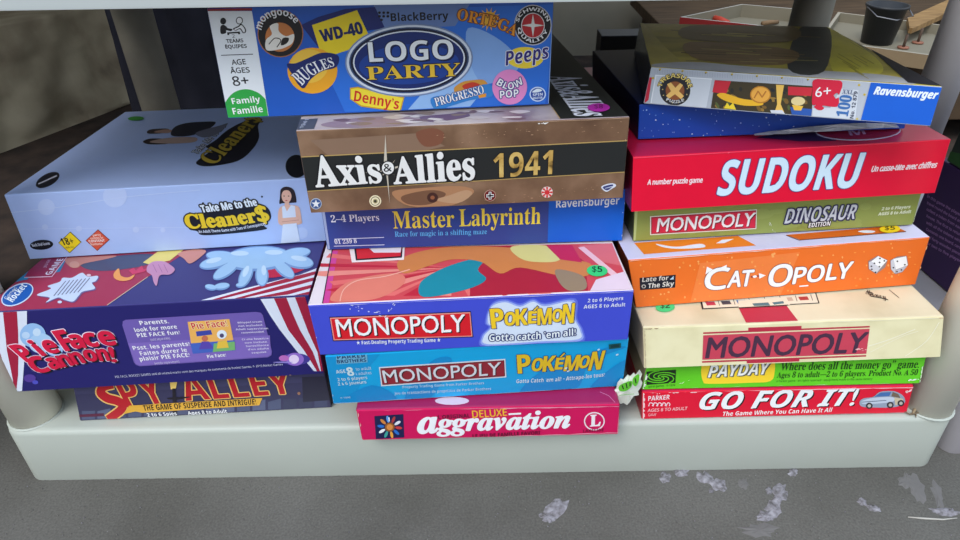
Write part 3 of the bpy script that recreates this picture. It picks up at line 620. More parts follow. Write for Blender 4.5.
S(f, [(601, 187), (606, 184), (613, 183), (616, 185.5), (611, 189), (606, 191.5)], (222, 226, 238), 4); S(f, [(602.6, 187), (607, 185), (613, 184.2), (610.5, 188), (606.5, 190)], (50, 60, 120), 5); LN(f, [(605, 188), (612, 186)], .7, (210, 216, 235), 6)
for i in range(34): wear(f, (440, 138), (622, 124), 1, (176, 140, 112), .8, 5.5, 3); wear(f, (480, 201), (618, 188), 1, (170, 132, 104), .7, 4.5, 3)
edge_wear(f, (297, 130.7), (629, 117.5), .7, (205, 170, 140)); wear(f, (536, 123.5), (549, 122.5), 7, (240, 238, 235), 1.1, .6); wear(f, (629, 118), (624, 196), 9, (196, 160, 130), .7)
P(t, [(296.4, 130), (299, 119.5), (318, 118.6), (314, 129)], (80, 84, 92), 1); T(t, '1941', (303, 128.5), (309, 119.5), None, (170, 176, 190), 'sb', 2, up=(299, 128.5))
S(t, [(420, 117), (450, 114), (462, 112), (470, 116), (452, 120), (430, 122)], (110, 84, 112), 1); S(t, [(322, 124), (370, 117), (420, 119), (400, 126), (340, 128)], (150, 130, 142), 1)
for i in range(26):
    x = random.uniform(335, 530); y = 126-(x-300)*.038+random.uniform(-8, 2); S(t, [(x-random.uniform(4, 14), y), (x, y-random.uniform(.6, 2)), (x+random.uniform(4, 14), y-.4), (x, y+random.uniform(.6, 2))], random.choice([(150, 128, 140), (196, 186, 186), (120, 96, 104), (214, 206, 206), (140, 120, 110)]), 1.5)
P(t, [(560, 119), (552, 107.5), (505, 30), (560, 33), (597, 82), (628.6, 116.4)], (36, 38, 36), 2)
LN(t, [(560, 119), (552, 107.5)], .8, (180, 150, 100), 3)
T(t, 'Axis&Allies', (547, 77), (576, 116.6), None, (226, 230, 245), 'se', 6, up=(579, 76.4), out=((226, 230, 245), .5))
P(t, [(583, 97), (604, 96), (622, 113.5), (600, 114.5)], (36, 38, 36), 4)
sticker(b, t, (598.5, 108.8), 11.2, 4.2, (186, 46, 172), ('$8', .4, (0, 1), (0, -3)), (120, 20, 110), 0, label='magenta round price dot', ang=0)
b.done(); z = b.top+GAP
# ---- blue logo party game
b = Carton('blue party game box covered in colourful logos, topmost of the middle stack', GM,
           dict(BL=(227.5, 119.5), BR=(549, 104.5), TL=(207, 8)), z, .09, .27, 5, 5, (36, 92, 192), (140, 36, 48), (20, 40, 90), rough=.3); f = b.f
P(f, [(330, 20), (440, 8), (556, 4), (553, 50), (545, 103.6), (400, 110.5), (345, 112), (330, 80)], (44, 112, 214), .5); P(f, [(425, 90), (470, 60), (500, 70), (470, 106.5), (408, 109.5)], (150, 190, 240), 1); S(f, [(468, 28), (500, 40), (520, 66), (486, 84), (470, 62)], (130, 170, 230), 1)
P(f, [(374, 4), (470, 4), (455, 26), (372, 30)], (104, 130, 186), 1)
P(f, [(198, 11), (252, 11), (269.5, 121), (214, 123)], (232, 236, 242), 2)
P(f, [(198, 11), (252, 10.6), (252.4, 8), (198, 9)], (150, 40, 50), 2)
E(f, (223.3, 21), 3, 3.4, BK, 3, n=14); S(f, [(220.5, 27), (223, 24.6), (226, 26), (228, 28), (232.5, 29), (231, 31), (226.5, 30.2), (226, 33), (221, 33.5)], BK, 3)
E(f, (239.5, 20.5), 3.6, 3.9, BK, 3, n=14); E(f, (239.5, 20.5), 2.7, 3, W_, 4, n=14)
S(f, [(233, 28.6), (238, 26), (241.5, 23.8), (245.5, 28), (246, 32), (243, 33), (240, 29), (236, 30.5)], BK, 3); S(f, [(234.6, 28.9), (238.6, 27), (241.6, 25), (244.6, 28.6), (244.9, 31.6), (243.5, 32), (240.4, 28), (236, 29.7)], W_, 4)
P(f, [(227.3, 32.2), (240, 31.4), (240.3, 34), (238.4, 34.1), (238.2, 33), (229.4, 33.5), (229.5, 34.8), (227.6, 34.9)], BK, 5)
T(f, '2', (232.6, 37.8), (235.4, 37.6), 3.4, (60, 60, 66), 's', 3)
for s_, a, bb, h, st in (('TEAMS', (226.8, 42.8), (243.6, 42), 3.4, 's'), ('ÉQUIPES', (225.8, 48.4), (247, 47.6), 3.4, 's'), ('AGE', (232.3, 64.8), (246.2, 64), 5, 's'), ('ÂGES', (231, 73.2), (250, 72.2), 5, 's'), ('8+', (233.8, 85.8), (249.4, 84.6), 9, 's')):
    T(f, s_, a, bb, h, (40, 40, 46), st, 3, out=((40, 40, 46), .18))
LN(f, [(221.2, 55.2), (253.2, 54)], .8, (60, 60, 66), 3)
P(f, smooth_pts([(222, 116), (224, 105), (233, 93), (246, 89), (258, 92.5), (265.6, 99)], False, 5)+[(269, 121), (222, 123)], (48, 168, 72), 3)
T(f, 'Family', (232.6, 104), (260.8, 101.8), 5.8, W_, 'sb', 4); T(f, 'Famille', (233.6, 114.2), (263.4, 111.8), 6.2, W_, 'sb', 4)
E(f, (280.5, 33.6), 23, 23.6, (170, 110, 70), 2); E(f, (280.5, 33.6), 22, 22.6, (30, 24, 26), 3); E(f, (280, 37), 14.6, 14.6, (200, 122, 66), 4)
S(f, [(267, 50), (266, 40), (272, 34), (270, 26), (278, 23), (279, 31), (286, 36), (294, 34), (293, 42), (288, 46), (280, 49)], (236, 230, 222), 5); S(f, [(283, 38), (289, 38), (287, 43), (281, 45)], (40, 32, 30), 6); LN(f, [(269, 44), (275, 38), (281, 40), (277, 47)], .9, (60, 44, 36), 6, True)
T(f, 'mongoose', None, None, 7, W_, 'sb', 5, path=[(261.5, 30), (265, 21), (275, 15.6), (287, 16.4), (295.5, 23.5)])
P(f, [(301, 25), (318, 17), (345, 9), (375, 7), (385, 28), (366, 31), (322, 52)], (28, 40, 112), 1)
P(f, [(312, 25), (357, 10), (366, 29), (372, 42), (330, 56), (320, 51)], (242, 214, 40), 2)
T(f, 'WD-40', (322.5, 41.6), (363.4, 33), 11.4, (26, 34, 92), 'sb', 4, out=((26, 34, 92), .4))
E(f, (312.5, 70.5), 25, 23, (244, 170, 40), 2); E(f, (309, 66), 19, 17, (248, 196, 70), 3)
P(f, smooth_pts([(287, 64), (296, 63), (308, 58), (320, 53), (332, 53), (339, 57), (336, 67), (322, 71), (311, 79), (304, 88), (298, 84), (292, 74)]), (26, 38, 104), 4)
T(f, 'BUGLES', None, None, 14, W_, 'se', 6, path=[(302, 85.5), (312, 76), (324, 69.5), (335, 65.5)], hb=8.5, out=((26, 38, 104), .7))
P(f, [(350, 87.6), (358, 86.6), (404.4, 97), (400.6, 112), (361, 106.5), (350, 99)], (206, 160, 40), 3); P(f, [(351.2, 88.8), (358, 87.8), (403, 98), (399.6, 110.8), (361.4, 105.2), (351, 98.4)], (248, 222, 60), 4)
T(f, 'Denny’s', (353.8, 100.6), (398.2, 109), 10.4, (206, 40, 40), 'sb', 5)
for i in range(7): E(f, (379.5+(i % 3)*4.2+(2 if i > 5 else 0), 12.6+(i//3)*3.6), 1.5, 1.3, BK, 3, n=10)
T(f, 'BlackBerry', (391, 21.2), (448.5, 19.4), 8, (24, 24, 30), 'sb', 3)
for k, (rx, ry, cc) in enumerate(((64, 36.5, (120, 140, 180)), (62.5, 35, (214, 222, 236)), (60, 33, (60, 80, 120)), (58.5, 31.8, (20, 24, 50)), (56, 29.6, (226, 232, 242)), (54.6, 28.4, (24, 44, 110)))): E(f, (409, 60), rx, ry, cc, 4+k*.5, -3, n=48)
E(f, (409, 64), 50, 20, (28, 66, 150), 6.8, -3, n=40)
T(f, 'LOGO', (369.6, 61.6), (453.5, 58.6), 19.5, (236, 240, 246), 'sb', 8.4, out=((16, 26, 70), 1.0), sh=((16, 26, 70), 1.6, 1.8))
T(f, 'PARTY', (367.3, 79.6), (460.4, 75.4), 12.8, (238, 196, 60), 'se', 8.4, out=((30, 30, 60), .9))
for i in range(14):
    a = 2*math.pi*i/14; P(f, [(489+6*math.cos(a-.2), 19+6*math.sin(a-.2)), (489+12*math.cos(a), 19+12*math.sin(a)), (489+6*math.cos(a+.2), 19+6*math.sin(a+.2))], (240, 180, 50), 3)
E(f, (489, 19), 7.5, 7.5, (240, 180, 50), 3)
T(f, 'ORTEGA', None, None, 11, (236, 150, 40), 'se', 6, path=[(456.5, 19), (475, 23), (495, 27), (514.5, 36)], out=((110, 60, 30), .8))
E(f, (532.8, 25), 18.8, 20.4, (200, 200, 206), 2); E(f, (532.8, 25), 17.8, 19.4, (24, 22, 26), 3); E(f, (532.8, 25.4), 11.8, 12.8, (222, 222, 226), 4); E(f, (532.8, 25.4), 11, 12, (186, 40, 46), 5)
star((532.8, 25.2), 11.4, (226, 226, 222), 6, 4, .2, -90)
T(f, 'SCHWINN', None, None, 3.5, W_, 'sb', 6, path=[(518.5, 22), (522.5, 14.5), (532, 10.6), (541.5, 13.2), (547, 21.5)]); T(f, 'QUALITY', None, None, 3.5, W_, 'sb', 6, path=[(517, 28), (521.5, 37), (532, 42.6), (543, 38), (548, 30)])
E(f, (525, 57.6), 18.6, 10.8, (244, 214, 60), 3); T(f, 'Peeps', (505.6, 65.5), (549.2, 57.6), 14, (52, 40, 120), 'sbi', 5, out=((235, 235, 245), .7))
S(f, [(454, 88), (462, 82), (472, 80), (484, 80), (488, 88), (474, 94), (458, 95)], (214, 150, 60), 3); S(f, [(462, 86), (472, 82), (480, 85), (470, 91)], (200, 60, 40), 4)
P(f, smooth_pts([(431, 98), (450, 94), (470, 88), (490, 84), (492, 96), (470, 100), (450, 106), (436, 110)]), (50, 130, 206), 5); T(f, 'PROGRESSO', (436, 106), (484.5, 92.8), 8.2, W_, 'se', 6, out=((30, 60, 130), .6)); P(f, [(478, 95), (486, 93), (486, 96.5), (479, 98)], (230, 150, 50), 6)
E(f, (509.6, 86.8), 17.4, 17.6, (230, 140, 200), 6); T(f, 'BLOW', None, None, 7, W_, 'sb', 8, path=[(496, 84), (505, 88.6), (515, 88), (524, 82.6)], out=((60, 50, 130), .9)); T(f, 'POP', (500, 98), (518.5, 96.2), 7.4, W_, 'sb', 8, out=((60, 50, 130), .9))
E(f, (537.6, 94), 8.2, 7.4, (206, 222, 245), 3); E(f, (537.6, 94), 7, 6.3, (30, 70, 160), 4); S(f, [(532, 92), (537, 88.5), (542, 90), (538, 92)], (225, 235, 250), 5); T(f, 'SPIN', (532.6, 96), (542.6, 95.2), 2.6, (225, 235, 250), 'sb', 5); T(f, 'MASTER', (532.8, 99.2), (542.4, 98.4), 2.2, (225, 235, 250), 'sb', 5)
LN(f, [(551.8, 30), (548.4, 103)], 1.0, (150, 180, 225), 7)
b.done()
# ================================================================== RIGHT STACK
z = Z0
# ---- red car game
b = Carton('red game box with a silver car and white slanted title, lowest of the right stack', GR,
           dict(TL=(641.7, 391), TR=(915, 386), BL=(641.7, 420), BR=(906.7, 412.5)), z, .0415, .35, 1, 1, (226, 22, 54), (196, 30, 70), (170, 24, 44), bev=.002); f = b.f
T(f, 'PARKER', (648, 400.6), (669.5, 399), 4.6, (245, 225, 228), 'sb', 3)
for i in range(5): LN(f, [(648.5+i*4.4, 406), (650+i*4.4, 402.6), (653+i*4.2, 403.6), (652+i*4.3, 405.8)], .9, (240, 215, 220), 3, True)
T(f, 'AGES 8 TO ADULT', (647.5, 411.8), (687, 409.6), 3, (248, 190, 195), 's', 3, out=((248, 190, 195), .12)); T(f, 'GAME', (648, 416), (656, 415.6), 2.6, (248, 190, 195), 's', 3)
T(f, 'GO FOR IT!', (698.4, 409.4), (853, 404.8), 16.6, (242, 244, 246), 'sbi', 6, out=((242, 244, 246), .5), sh=(BK, 1.5, 1.2))
T(f, 'The Game Where You Can Have It All', (722, 415.6), (831, 411.6), 4, (248, 238, 238), 'sb', 4)
S(f, [(859.5, 401), (864, 398), (873, 396.5), (880, 391.5), (893, 390.8), (901, 394), (904.6, 398.4), (903.6, 403.5), (893, 407), (872, 407.2), (861, 406)], (150, 160, 180), 3)
S(f, [(862, 400.5), (873, 397.6), (892, 396.8), (893, 401), (880, 403), (863, 403.5)], (196, 206, 222), 4)
P(f, [(874, 396.4), (880.4, 392.3), (891, 391.6), (889, 395.8)], (70, 110, 170), 5); P(f, [(892.5, 391.6), (898, 393.6), (900, 397.6), (891, 396)], (120, 100, 84), 5)
P(f, [(894, 397), (903, 398.4), (902.6, 402.5), (895, 405)], (206, 190, 160), 4)
for c in ((890, 404.6), (869, 405.4), (900.6, 402.8)): E(f, c, 3.4, 3.2, (50, 46, 52), 5, n=14); E(f, c, 1.8, 1.7, (190, 184, 176), 6, n=10)
LN(f, [(861, 401.8), (886, 400)], .7, (90, 100, 125), 5)
edge_wear(f, (642, 391.4), (914.5, 386.6), 1.2, (244, 180, 190)); edge_wear(f, (914, 387), (906.5, 412), -2.2, (240, 170, 180)); edge_wear(f, (642.5, 392), (642.5, 419), -2.6, (244, 205, 205)); wear(f, (644, 393), (700, 391), 12, (245, 200, 205), 1.1)
edge_wear(f, (643, 419.4), (906, 412), -.9, (200, 120, 130)); wear(f, (901, 395), (912, 388), 5, (246, 210, 214), 1.2)
b.done(); z = b.top+GAP
# ---- green money game
b = Carton('bright green game box with dark spiral square, torn at its left end', GR,
           dict(BL=(641.5, 390), BR=(920, 383.5), TL=(648.5, 355.5), TR=(929, 349.5)), z, .042, .35, 1, 1, (98, 200, 36), (90, 170, 40), (150, 140, 110), bev=.002); f = b.f
P(f, [(646.3, 371.5), (676, 369.6), (675.4, 382.6), (646.5, 384.8)], (24, 44, 22), 2)
for k in range(4):
    pts = []
    for i in range(13):
        a = i*.42+k*1.57; r = 1.2+i*1.15; pts.append((661+r*1.25*math.cos(a), 377.3+r*.5*math.sin(a)))
    LN(f, [p_ for p_ in pts if 646.6 < p_[0] < 675.4 and 370.4 < p_[1] < 384], 1.0, (98, 200, 36), 3)
T(f, 'spiral games · © 1974', (648, 387.4), (675, 385.8), 2, (24, 60, 22), 's', 3)
P(f, smooth_pts([(701, 372), (702.5, 362), (708, 352), (768, 349), (774, 358), (774.5, 372), (770, 381), (750, 382.6), (709, 383.6), (703, 381)]), (246, 208, 48), 2)
T(f, 'PAYDAY', (707.5, 377.2), (769, 373.6), 12, (240, 240, 235), 'sbi', 5, out=((110, 110, 90), .8), sh=((90, 90, 80), 1.3, 1.2))
dg = (26, 70, 18)
T(f, 'Where does all the money go” game.', (780, 370.2), (918.4, 367.6), 7.6, dg, 'se', 3); T(f, 'Ages 8 to adult—2 to 6 players. Product No. A 50', (776.5, 377.6), (916.8, 374.8), 5.4, dg, 'se', 3)
T(f, 'a Parker game · all rights reserved · equipment made in the same factory', (776, 381.9), (872, 379.6), 1.9, (40, 110, 24), 's', 3)
edge_wear(f, (642, 389.5), (919.6, 383), -1.2, (216, 222, 200)); edge_wear(f, (645.5, 374), (642, 389), -3.2, (232, 236, 224)); edge_wear(f, (922.6, 366), (920, 383), 1.6, (206, 226, 190)); wear(f, (906, 380), (918, 379), 7, (230, 240, 225), 1.2, .8)
wear(f, (676, 386), (690, 378), 6, (190, 230, 160), .8)
fl = MB()   # torn flap of printed board hanging from the left end
c0 = [(617.5, 384), (621, 379.5), (624, 380.5), (628, 375.5), (630.5, 377), (634, 373.5), (636, 375.6), (640, 370.5), (642, 374), (640.4, 379), (642.5, 383), (640.5, 388), (638, 391), (639, 395), (634, 396), (631.5, 399), (630, 402), (627, 405), (623.5, 403), (620.5, 404), (617, 400.6), (613, 400), (614.4, 396), (613.2, 392), (616.4, 389.5)]
fy = at_z((641.5, 390), b.z).y-.004
vs = [at_y(p_, fy-.003*random.random()) for p_ in c0]; cc_ = at_y((628, 389), fy-.006); n_ = len(vs)
bk = [v+Vector((0, .0016, 0)) for v in vs]
fl.add(vs+[cc_]+bk+[cc_+Vector((0, .0016, 0))], [(i, (i+1) % n_, n_) for i in range(n_)]+[(n_+1+i, n_+1+(i+1) % n_, 2*n_+1) for i in range(n_)]+[(i, (i+1) % n_, n_+1+(i+1) % n_, n_+1+i) for i in range(n_)], mat((226, 230, 218), rough=.8))
fc = Face(fl, Vector((vs[0].x, fy-.0072, vs[0].z)), Vector((1, 0, 0)), Vector((0, 0, 1)), Vector((0, -1, 0)))
S(fc, [(619, 386), (626, 382), (632, 381), (631, 387), (625, 391), (619.5, 390.5)], (96, 186, 50), 2); S(fc, [(633, 378), (638.5, 374), (639, 380), (636, 386), (633, 384)], (98, 190, 50), 2)
for q in ([(622, 385), (623.5, 389)], [(626, 383), (627, 388)], [(630, 382), (630, 386)], [(635, 378), (636, 383)]): LN(fc, q, 1.2, (30, 50, 26), 3)
LN(fc, [(619, 395), (634, 393.6)], .7, (150, 200, 130), 3)
o = fl.build('torn_flap', b.root); o['label'] = 'torn white flap with green print'
b.done(); z = b.top+GAP
# ---- cream game
crm = (226, 216, 174)
b = Carton('cream game box with a red title panel and red band across its top', GR,
           dict(TL=(642.5, 327), TR=(945, 316.5), BL=(644, 369), BR=(940.8, 357)), z, .049, .40, 2, 2, ramp_mat('aged_cream_board', [(.3, (214, 204, 160)), (.55, (228, 219, 178)), (.8, (232, 224, 186))], scale=26, bump=.03, rough=.6), ramp_mat('aged_cream_top', [(.3, (206, 194, 160)), (.55, (222, 210, 178)), (.8, (228, 218, 188))], scale=18, bump=.04, rough=.5), (176, 160, 136), rough=.6, bev=.002); f = b.f; t = b.t
rdp = (182, 44, 66)
P(f, [(703.2, 332.2), (869.6, 325.8), (869.5, 327.3), (703.2, 333.8)], rdp, 2); P(f, [(702, 361), (866, 354.9), (865.9, 356.4), (702, 362.6)], rdp, 2)
P(f, [(703.2, 335.2), (869.5, 328.6), (866.2, 353.6), (702.2, 359.6)], (196, 64, 84), 2)
P(f, [(748.2, 327.6), (801.5, 325.8), (801.4, 328.6), (748.2, 330.6)], rdp, 1); P(f, [(746.6, 361), (799.4, 359), (799, 362.5), (746.6, 364.6)], rdp, 1)
T(f, 'MONOPOLY', (705.6, 357.6), (862.5, 352), 19.4, (72, 44, 66), 'r', 4, out=((72, 44, 66), .7))
wear(f, (855, 349), (868, 349), 7, (240, 180, 180), 1.0, 1); LN(f, [(868, 346), (890, 339), (915, 329)], .9, (236, 230, 206), 3, True); LN(f, [(870, 352), (900, 337), (918, 331)], .6, (236, 230, 206), 3, True)
LN(f, [(905, 356), (926, 341), (939, 322)], .6, (240, 236, 216), 3, True)
edge_wear(f, (644, 327.4), (944, 317.2), .8, (236, 228, 200)); wear(f, (643, 328), (658, 327.5), 8, (150, 118, 90), 1.3, .8); wear(f, (938, 317), (945, 317), 5, (190, 120, 90), 1.3, .6); edge_wear(f, (644, 330), (645, 368), -1.2, (190, 172, 140))
P(t, [(738.8, 308.5), (786.6, 306), (801.4, 325.4), (748.3, 327.4)], (188, 46, 70), 2)
P(t, [(700, 301), (816, 293), (819.5, 303.6), (702, 309.6)], (40, 36, 40), 3); P(t, [(702, 301.4), (815, 293.6), (818, 303), (703.5, 308.6)], (228, 220, 196), 4)
for i, cc in enumerate([(190, 60, 80), (70, 70, 80), (90, 120, 170), (200, 190, 160), (60, 60, 70), (190, 170, 150), (170, 60, 60)]):
    x = 707+i*15.5; y = 306-i*.86; P(t, [(x-2, y-3.5), (x+7, y-4), (x+9, y-.6), (x, y)], cc, 5); LN(t, [(x+10.5, y-6), (x+12.5, y)], .6, (60, 50, 50), 5)
P(t, [(738, 301), (786, 297.6), (790, 305.5), (738.6, 308.4)], (228, 220, 196), 6); LN(t, [(738.6, 308.4), (788, 305.6)], .9, (40, 36, 40), 7)
for q in ([(752, 304), (768, 303), (770, 306), (754, 306.6)], [(772, 303), (783, 301.6), (784, 304), (774, 305.3)]): P(t, q, (80, 120, 130), 7)
LN(t, [(866, 292), (872, 293), (870, 296), (880, 298), (888, 300)], .8, (50, 44, 44), 3, True); T(t, 'Money', (866, 294.5), (887, 299.5), None, (50, 44, 44), 'scr', 4, up=(863, 289)); LN(t, [(889, 290), (899, 298)], .5, (90, 80, 76), 3)
sticker(b, t, (665, 308), 9.6, 4.8, (64, 206, 128), ('$2', .5, (0, 1), (0, -4)), (20, 70, 50), -3, label='green round price dot', ang=0)
b.done(); z = b.top+GAP
# ---- orange cat game
b = Carton('orange game box with dotted front, white title letters and two printed dice', GR,
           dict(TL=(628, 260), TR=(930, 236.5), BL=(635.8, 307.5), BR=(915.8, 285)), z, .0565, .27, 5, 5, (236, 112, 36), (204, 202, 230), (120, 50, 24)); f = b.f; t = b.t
P(f, [(700, 263), (800, 252), (780, 296), (690, 303)], (240, 128, 60), .6)
for i in range(120):
    x = random.uniform(640, 918); y = 262-(x-628)*.078+random.uniform(2, 44)
    if y > 306-(x-636)*.08-2 or (700 < x < 850 and abs(y-(283-(x-700)*.08)) < 12) or x > 915-(y-245)*.0: continue
    E(f, (x, y), random.uniform(.6, 1.5), random.uniform(.6, 1.3), random.choice([(246, 168, 96), (244, 150, 70), (240, 140, 60)]), 1, n=7)
P(f, [(639.5, 277.8), (675.7, 274.6), (675, 287.4), (640, 289.9)], (24, 24, 40), 2); T(f, 'Late for', (642, 281.8), (668, 279.8), 4.4, (215, 205, 195), 'sb', 3); T(f, 'The Sky', (647.6, 288), (673.6, 285.6), 4.6, (225, 218, 210), 'sb', 3); P(f, [(669.5, 279.4), (673.6, 275.8), (673.4, 279.2)], (180, 205, 225), 3); E(f, (643.6, 286.2), 2.2, 2, (200, 190, 180), 3, n=10); E(f, (643.6, 286.2), 1.3, 1.2, (24, 24, 40), 4, n=8)
cw = (248, 244, 242); ou = (110, 66, 80)
T(f, 'C', (703.5, 289.5), (725.5, 288), 20, cw, 's', 5, out=(ou, 1.3)); T(f, 'C', (703.5, 289.5), (725.5, 288), 20, cw, 's', 6, out=(cw, .8))
for q in ([(705.2, 274), (706.6, 266.4), (712.5, 269)], [(719, 267.8), (726.4, 264.4), (726, 271)]): P(f, q, cw, 7)
T(f, 'AT', (727, 287), (750.5, 285.2), 15, cw, 's', 5, out=(ou, 1.2)); T(f, 'AT', (727, 287), (750.5, 285.2), 15, cw, 's', 6, out=(cw, .7))
LN(f, [(750.5, 276.6), (763, 275.2)], 1.6, (150, 60, 60), 5); P(f, [(758.5, 272.8), (765.5, 275), (759, 278.4)], cw, 6); E(f, (754.5, 276.2), 2.2, 1.3, cw, 6, -8, n=10)
T(f, 'O', (767, 286.5), (789, 284.5), 20, cw, 's', 5, out=(ou, 1.3)); T(f, 'O', (767, 286.5), (789, 284.5), 20, cw, 's', 6, out=(cw, .8))
T(f, 'POLY', (792.4, 283.4), (849, 277.2), 15, cw, 's', 5, out=(ou, 1.2)); T(f, 'POLY', (792.4, 283.4), (849, 277.2), 15, cw, 's', 6, out=(cw, .7))
LN(f, [(799, 286), (808, 285.2)], 1.2, cw, 6)
P(f, [(868, 261), (877.4, 255.4), (887.3, 260), (885, 267), (876, 273.8), (868.4, 269)], (150, 130, 130), 3); P(f, [(871, 261), (878, 255.8), (886.8, 260.2), (880, 268)], (244, 242, 246), 4); P(f, [(868.6, 262), (871, 261), (880, 268), (876, 273.2), (868.8, 268.6)], (206, 206, 216), 4)
P(f, [(890, 260), (897, 256.4), (906.4, 255.6), (908, 264.6), (902, 272), (895, 274), (890.4, 269)], (150, 130, 130), 3); P(f, [(893, 258.6), (905.8, 256), (907.4, 265), (895.5, 269.4)], (244, 242, 246), 4); P(f, [(890.4, 260.6), (893, 258.8), (895.4, 269.6), (894.6, 273.2), (890.8, 269)], (206, 206, 216), 4); P(f, [(895.8, 269.8), (907, 265.4), (902, 271.4), (895.2, 273.4)], (190, 190, 204), 4)
for c in ((874, 263), (879.5, 258.2), (884, 260.6), (879.2, 262.2), (879, 266.4), (871, 266), (875.2, 272), (871.4, 269), (897, 261), (904.4, 264.4), (893, 267.4), (896.6, 271.4), (901, 269.6)): E(f, c, .95, .8, (40, 34, 44), 5, n=8)
edge_wear(f, (630, 260.2), (929, 237), .9, (240, 206, 190)); wear(f, (916.5, 284), (929, 239), 6, (250, 190, 140), .8)
P(t, [(634, 243), (738, 236), (756, 245.6), (644, 254.4)], (226, 124, 30), 1); S(t, [(656, 244), (676, 247), (700, 244), (704, 247.6), (680, 249), (664, 247.6)], (222, 226, 240), 2); P(t, [(722, 240), (734, 239), (724, 243.4), (716, 243.6)], (222, 226, 240), 2)
P(t, [(786, 235), (893, 226), (906, 231.4), (800, 240)], (208, 96, 22), 1); LN(t, [(786, 235.4), (799, 240.4), (906, 231.8)], .6, (60, 40, 40), 2); S(t, [(858, 231.6), (866, 230.4), (875, 231.4), (872, 233), (864, 233)], (222, 226, 240), 2)
sticker(b, t, (889.5, 230), 10.4, 3.8, (238, 200, 24), ('$5', .5, (0, 1), (0, -3)), (60, 50, 20), -2, label='yellow round price dot', ang=-3)
b.done(); z = b.top+GAP
# ---- olive dinosaur game
b = Carton('thin olive green game box with red title bar, under the bright red puzzle game', GR,
           dict(BL=(633, 241.7), BR=(912.5, 225), TL=(634.5, 202), TR=(924, 186.3)), z, .044, .36, 2, 3, (142, 152, 76), (120, 130, 70), (60, 66, 40)); f = b.f
P(f, [(635, 205), (638, 205), (635.5, 240.5), (633.6, 240.7)], (176, 186, 120), 1)
for i in range(30): E(f, (random.uniform(690, 905), random.uniform(205, 232)), random.uniform(4, 10), random.uniform(2, 4), random.choice([(136, 146, 70), (148, 158, 82)]), .8, -5, n=8)
P(f, [(650, 216.2), (756.8, 209.2), (756.2, 228.8), (650, 235)], (230, 226, 214), 2); P(f, [(651, 217), (756, 210), (755.4, 228), (651, 234)], (160, 40, 60), 3); P(f, [(652, 218), (755.2, 211), (754.6, 227.2), (652, 233)], (214, 36, 66), 4)
T(f, 'MONOPOLY', (656.6, 231.4), (752.6, 225.4), 12.6, (244, 240, 240), 'r', 7, out=((244, 240, 240), .45), sh=((90, 20, 40), .9, 1))
T(f, 'DINOSAUR', (784, 223.4), (854, 218.6), 14, (206, 208, 214), 'sb', 5, out=((46, 44, 80), 1.3), sh=((46, 44, 80), 1, 1.6), shear=.04); T(f, 'EDITION', (808, 227.2), (829.5, 225.2), 4.2, (240, 240, 240), 'sb', 6, out=(BK, .8))
for q in ([(789, 213), (792, 220)], [(806, 212), (809, 220)], [(826, 212), (829, 218)], [(845, 210), (848, 217)]): LN(f, q, .8, (120, 120, 140), 6)
T(f, '2 to 6 Players', (881.3, 210.2), (909.7, 208), 2.8, (222, 226, 196), 'sb', 3, out=((222, 226, 196), .15)); T(f, 'AGES 8 to Adult', (877.8, 215.4), (910.4, 212.8), 2.8, (222, 226, 196), 'sb', 3, out=((222, 226, 196), .15))
wear(f, (770, 222), (776, 236), 8, (222, 226, 206), .8, .8); wear(f, (634, 241), (770, 233.4), 6, (190, 196, 150), .7, .5); edge_wear(f, (912.4, 224.4), (918, 205), -.8, (200, 206, 170))
b.done(); z = b.top+GAP
# ---- red number puzzle
b = Carton('bright red number-puzzle game box with tall pale slanted letters', GR,
           dict(TL=(633.3, 157.5), TR=(950.5, 138.5), BL=(630.8, 211.7), BR=(936, 194)), z, .055, .27, 3, 5, (226, 8, 52), (190, 26, 66), (110, 10, 36), rough=.3); f = b.f; t = b.t
T(f, 'SUDOKU', (716.5, 195.2), (854, 186.8), 33.5, (206, 228, 246), 'sb', 5, out=((70, 60, 130), 1.2), shear=.05); T(f, 'SUDOKU', (716.5, 195.2), (854, 186.8), 33.5, (206, 228, 246), 'sb', 6, out=((206, 228, 246), .5), shear=.05)
T(f, 'A number puzzle game', (647.3, 184.6), (702, 182.2), 4.8, (250, 214, 222), 's', 4, out=((250, 214, 222), .28)); T(f, 'Un casse-tête avec chiffres', (870.7, 171.6), (935.5, 167.2), 5.2, (250, 222, 228), 's', 4, shear=.1, out=((250, 222, 228), .3))
wear(f, (634, 158), (948, 139.4), 6, (250, 120, 150), .7, .3); LN(f, [(634, 158), (950, 139.2)], .6, (244, 70, 104), 3)
P(t, [(756, 137.5), (800, 130), (836, 128), (836, 141), (800, 141.5)], (52, 30, 70), 1)
E(t, (858, 131.4), 43, 9.6, (206, 196, 220), 2, -1); E(t, (858, 131.2), 41.6, 8.6, (150, 22, 54), 3, -1); T(t, 'M', (850, 136), (866, 134.6), None, (196, 150, 190), 'sb', 4, up=(847, 130))
b.done(); z = b.top+GAP
# ---- plain blue box
_bl = at_z((638, 140), z); _br = at_z((756, 135), z); _d = (_br-_bl).normalized(); BRW = _bl+_d*.262
b = Carton('flat plain blue box with white flecks, under the silver treasure puzzle box', GR,
           dict(TL=(639, 104), BL=(638, 140), BR=(756, 135), w=.262), z, .034, .18, 5, 3, (14, 66, 166), (10, 24, 70), (10, 14, 40), tray=(20, 50, 120)); f = b.f  # top and sides darkened: shade under the puzzle box put into their colours
for i in range(70): E(f, (random.uniform(640, 800), 140-(random.random()**1.4)*36), random.choice([.4, .5, .6, .9]), random.choice([.4, .5, .7]), random.choice([(150, 180, 230), (205, 220, 245), (90, 130, 205)]), 2, n=6)
wear(f, (639, 139.5), (650, 139.2), 9, (220, 230, 245), 1.1, .5)
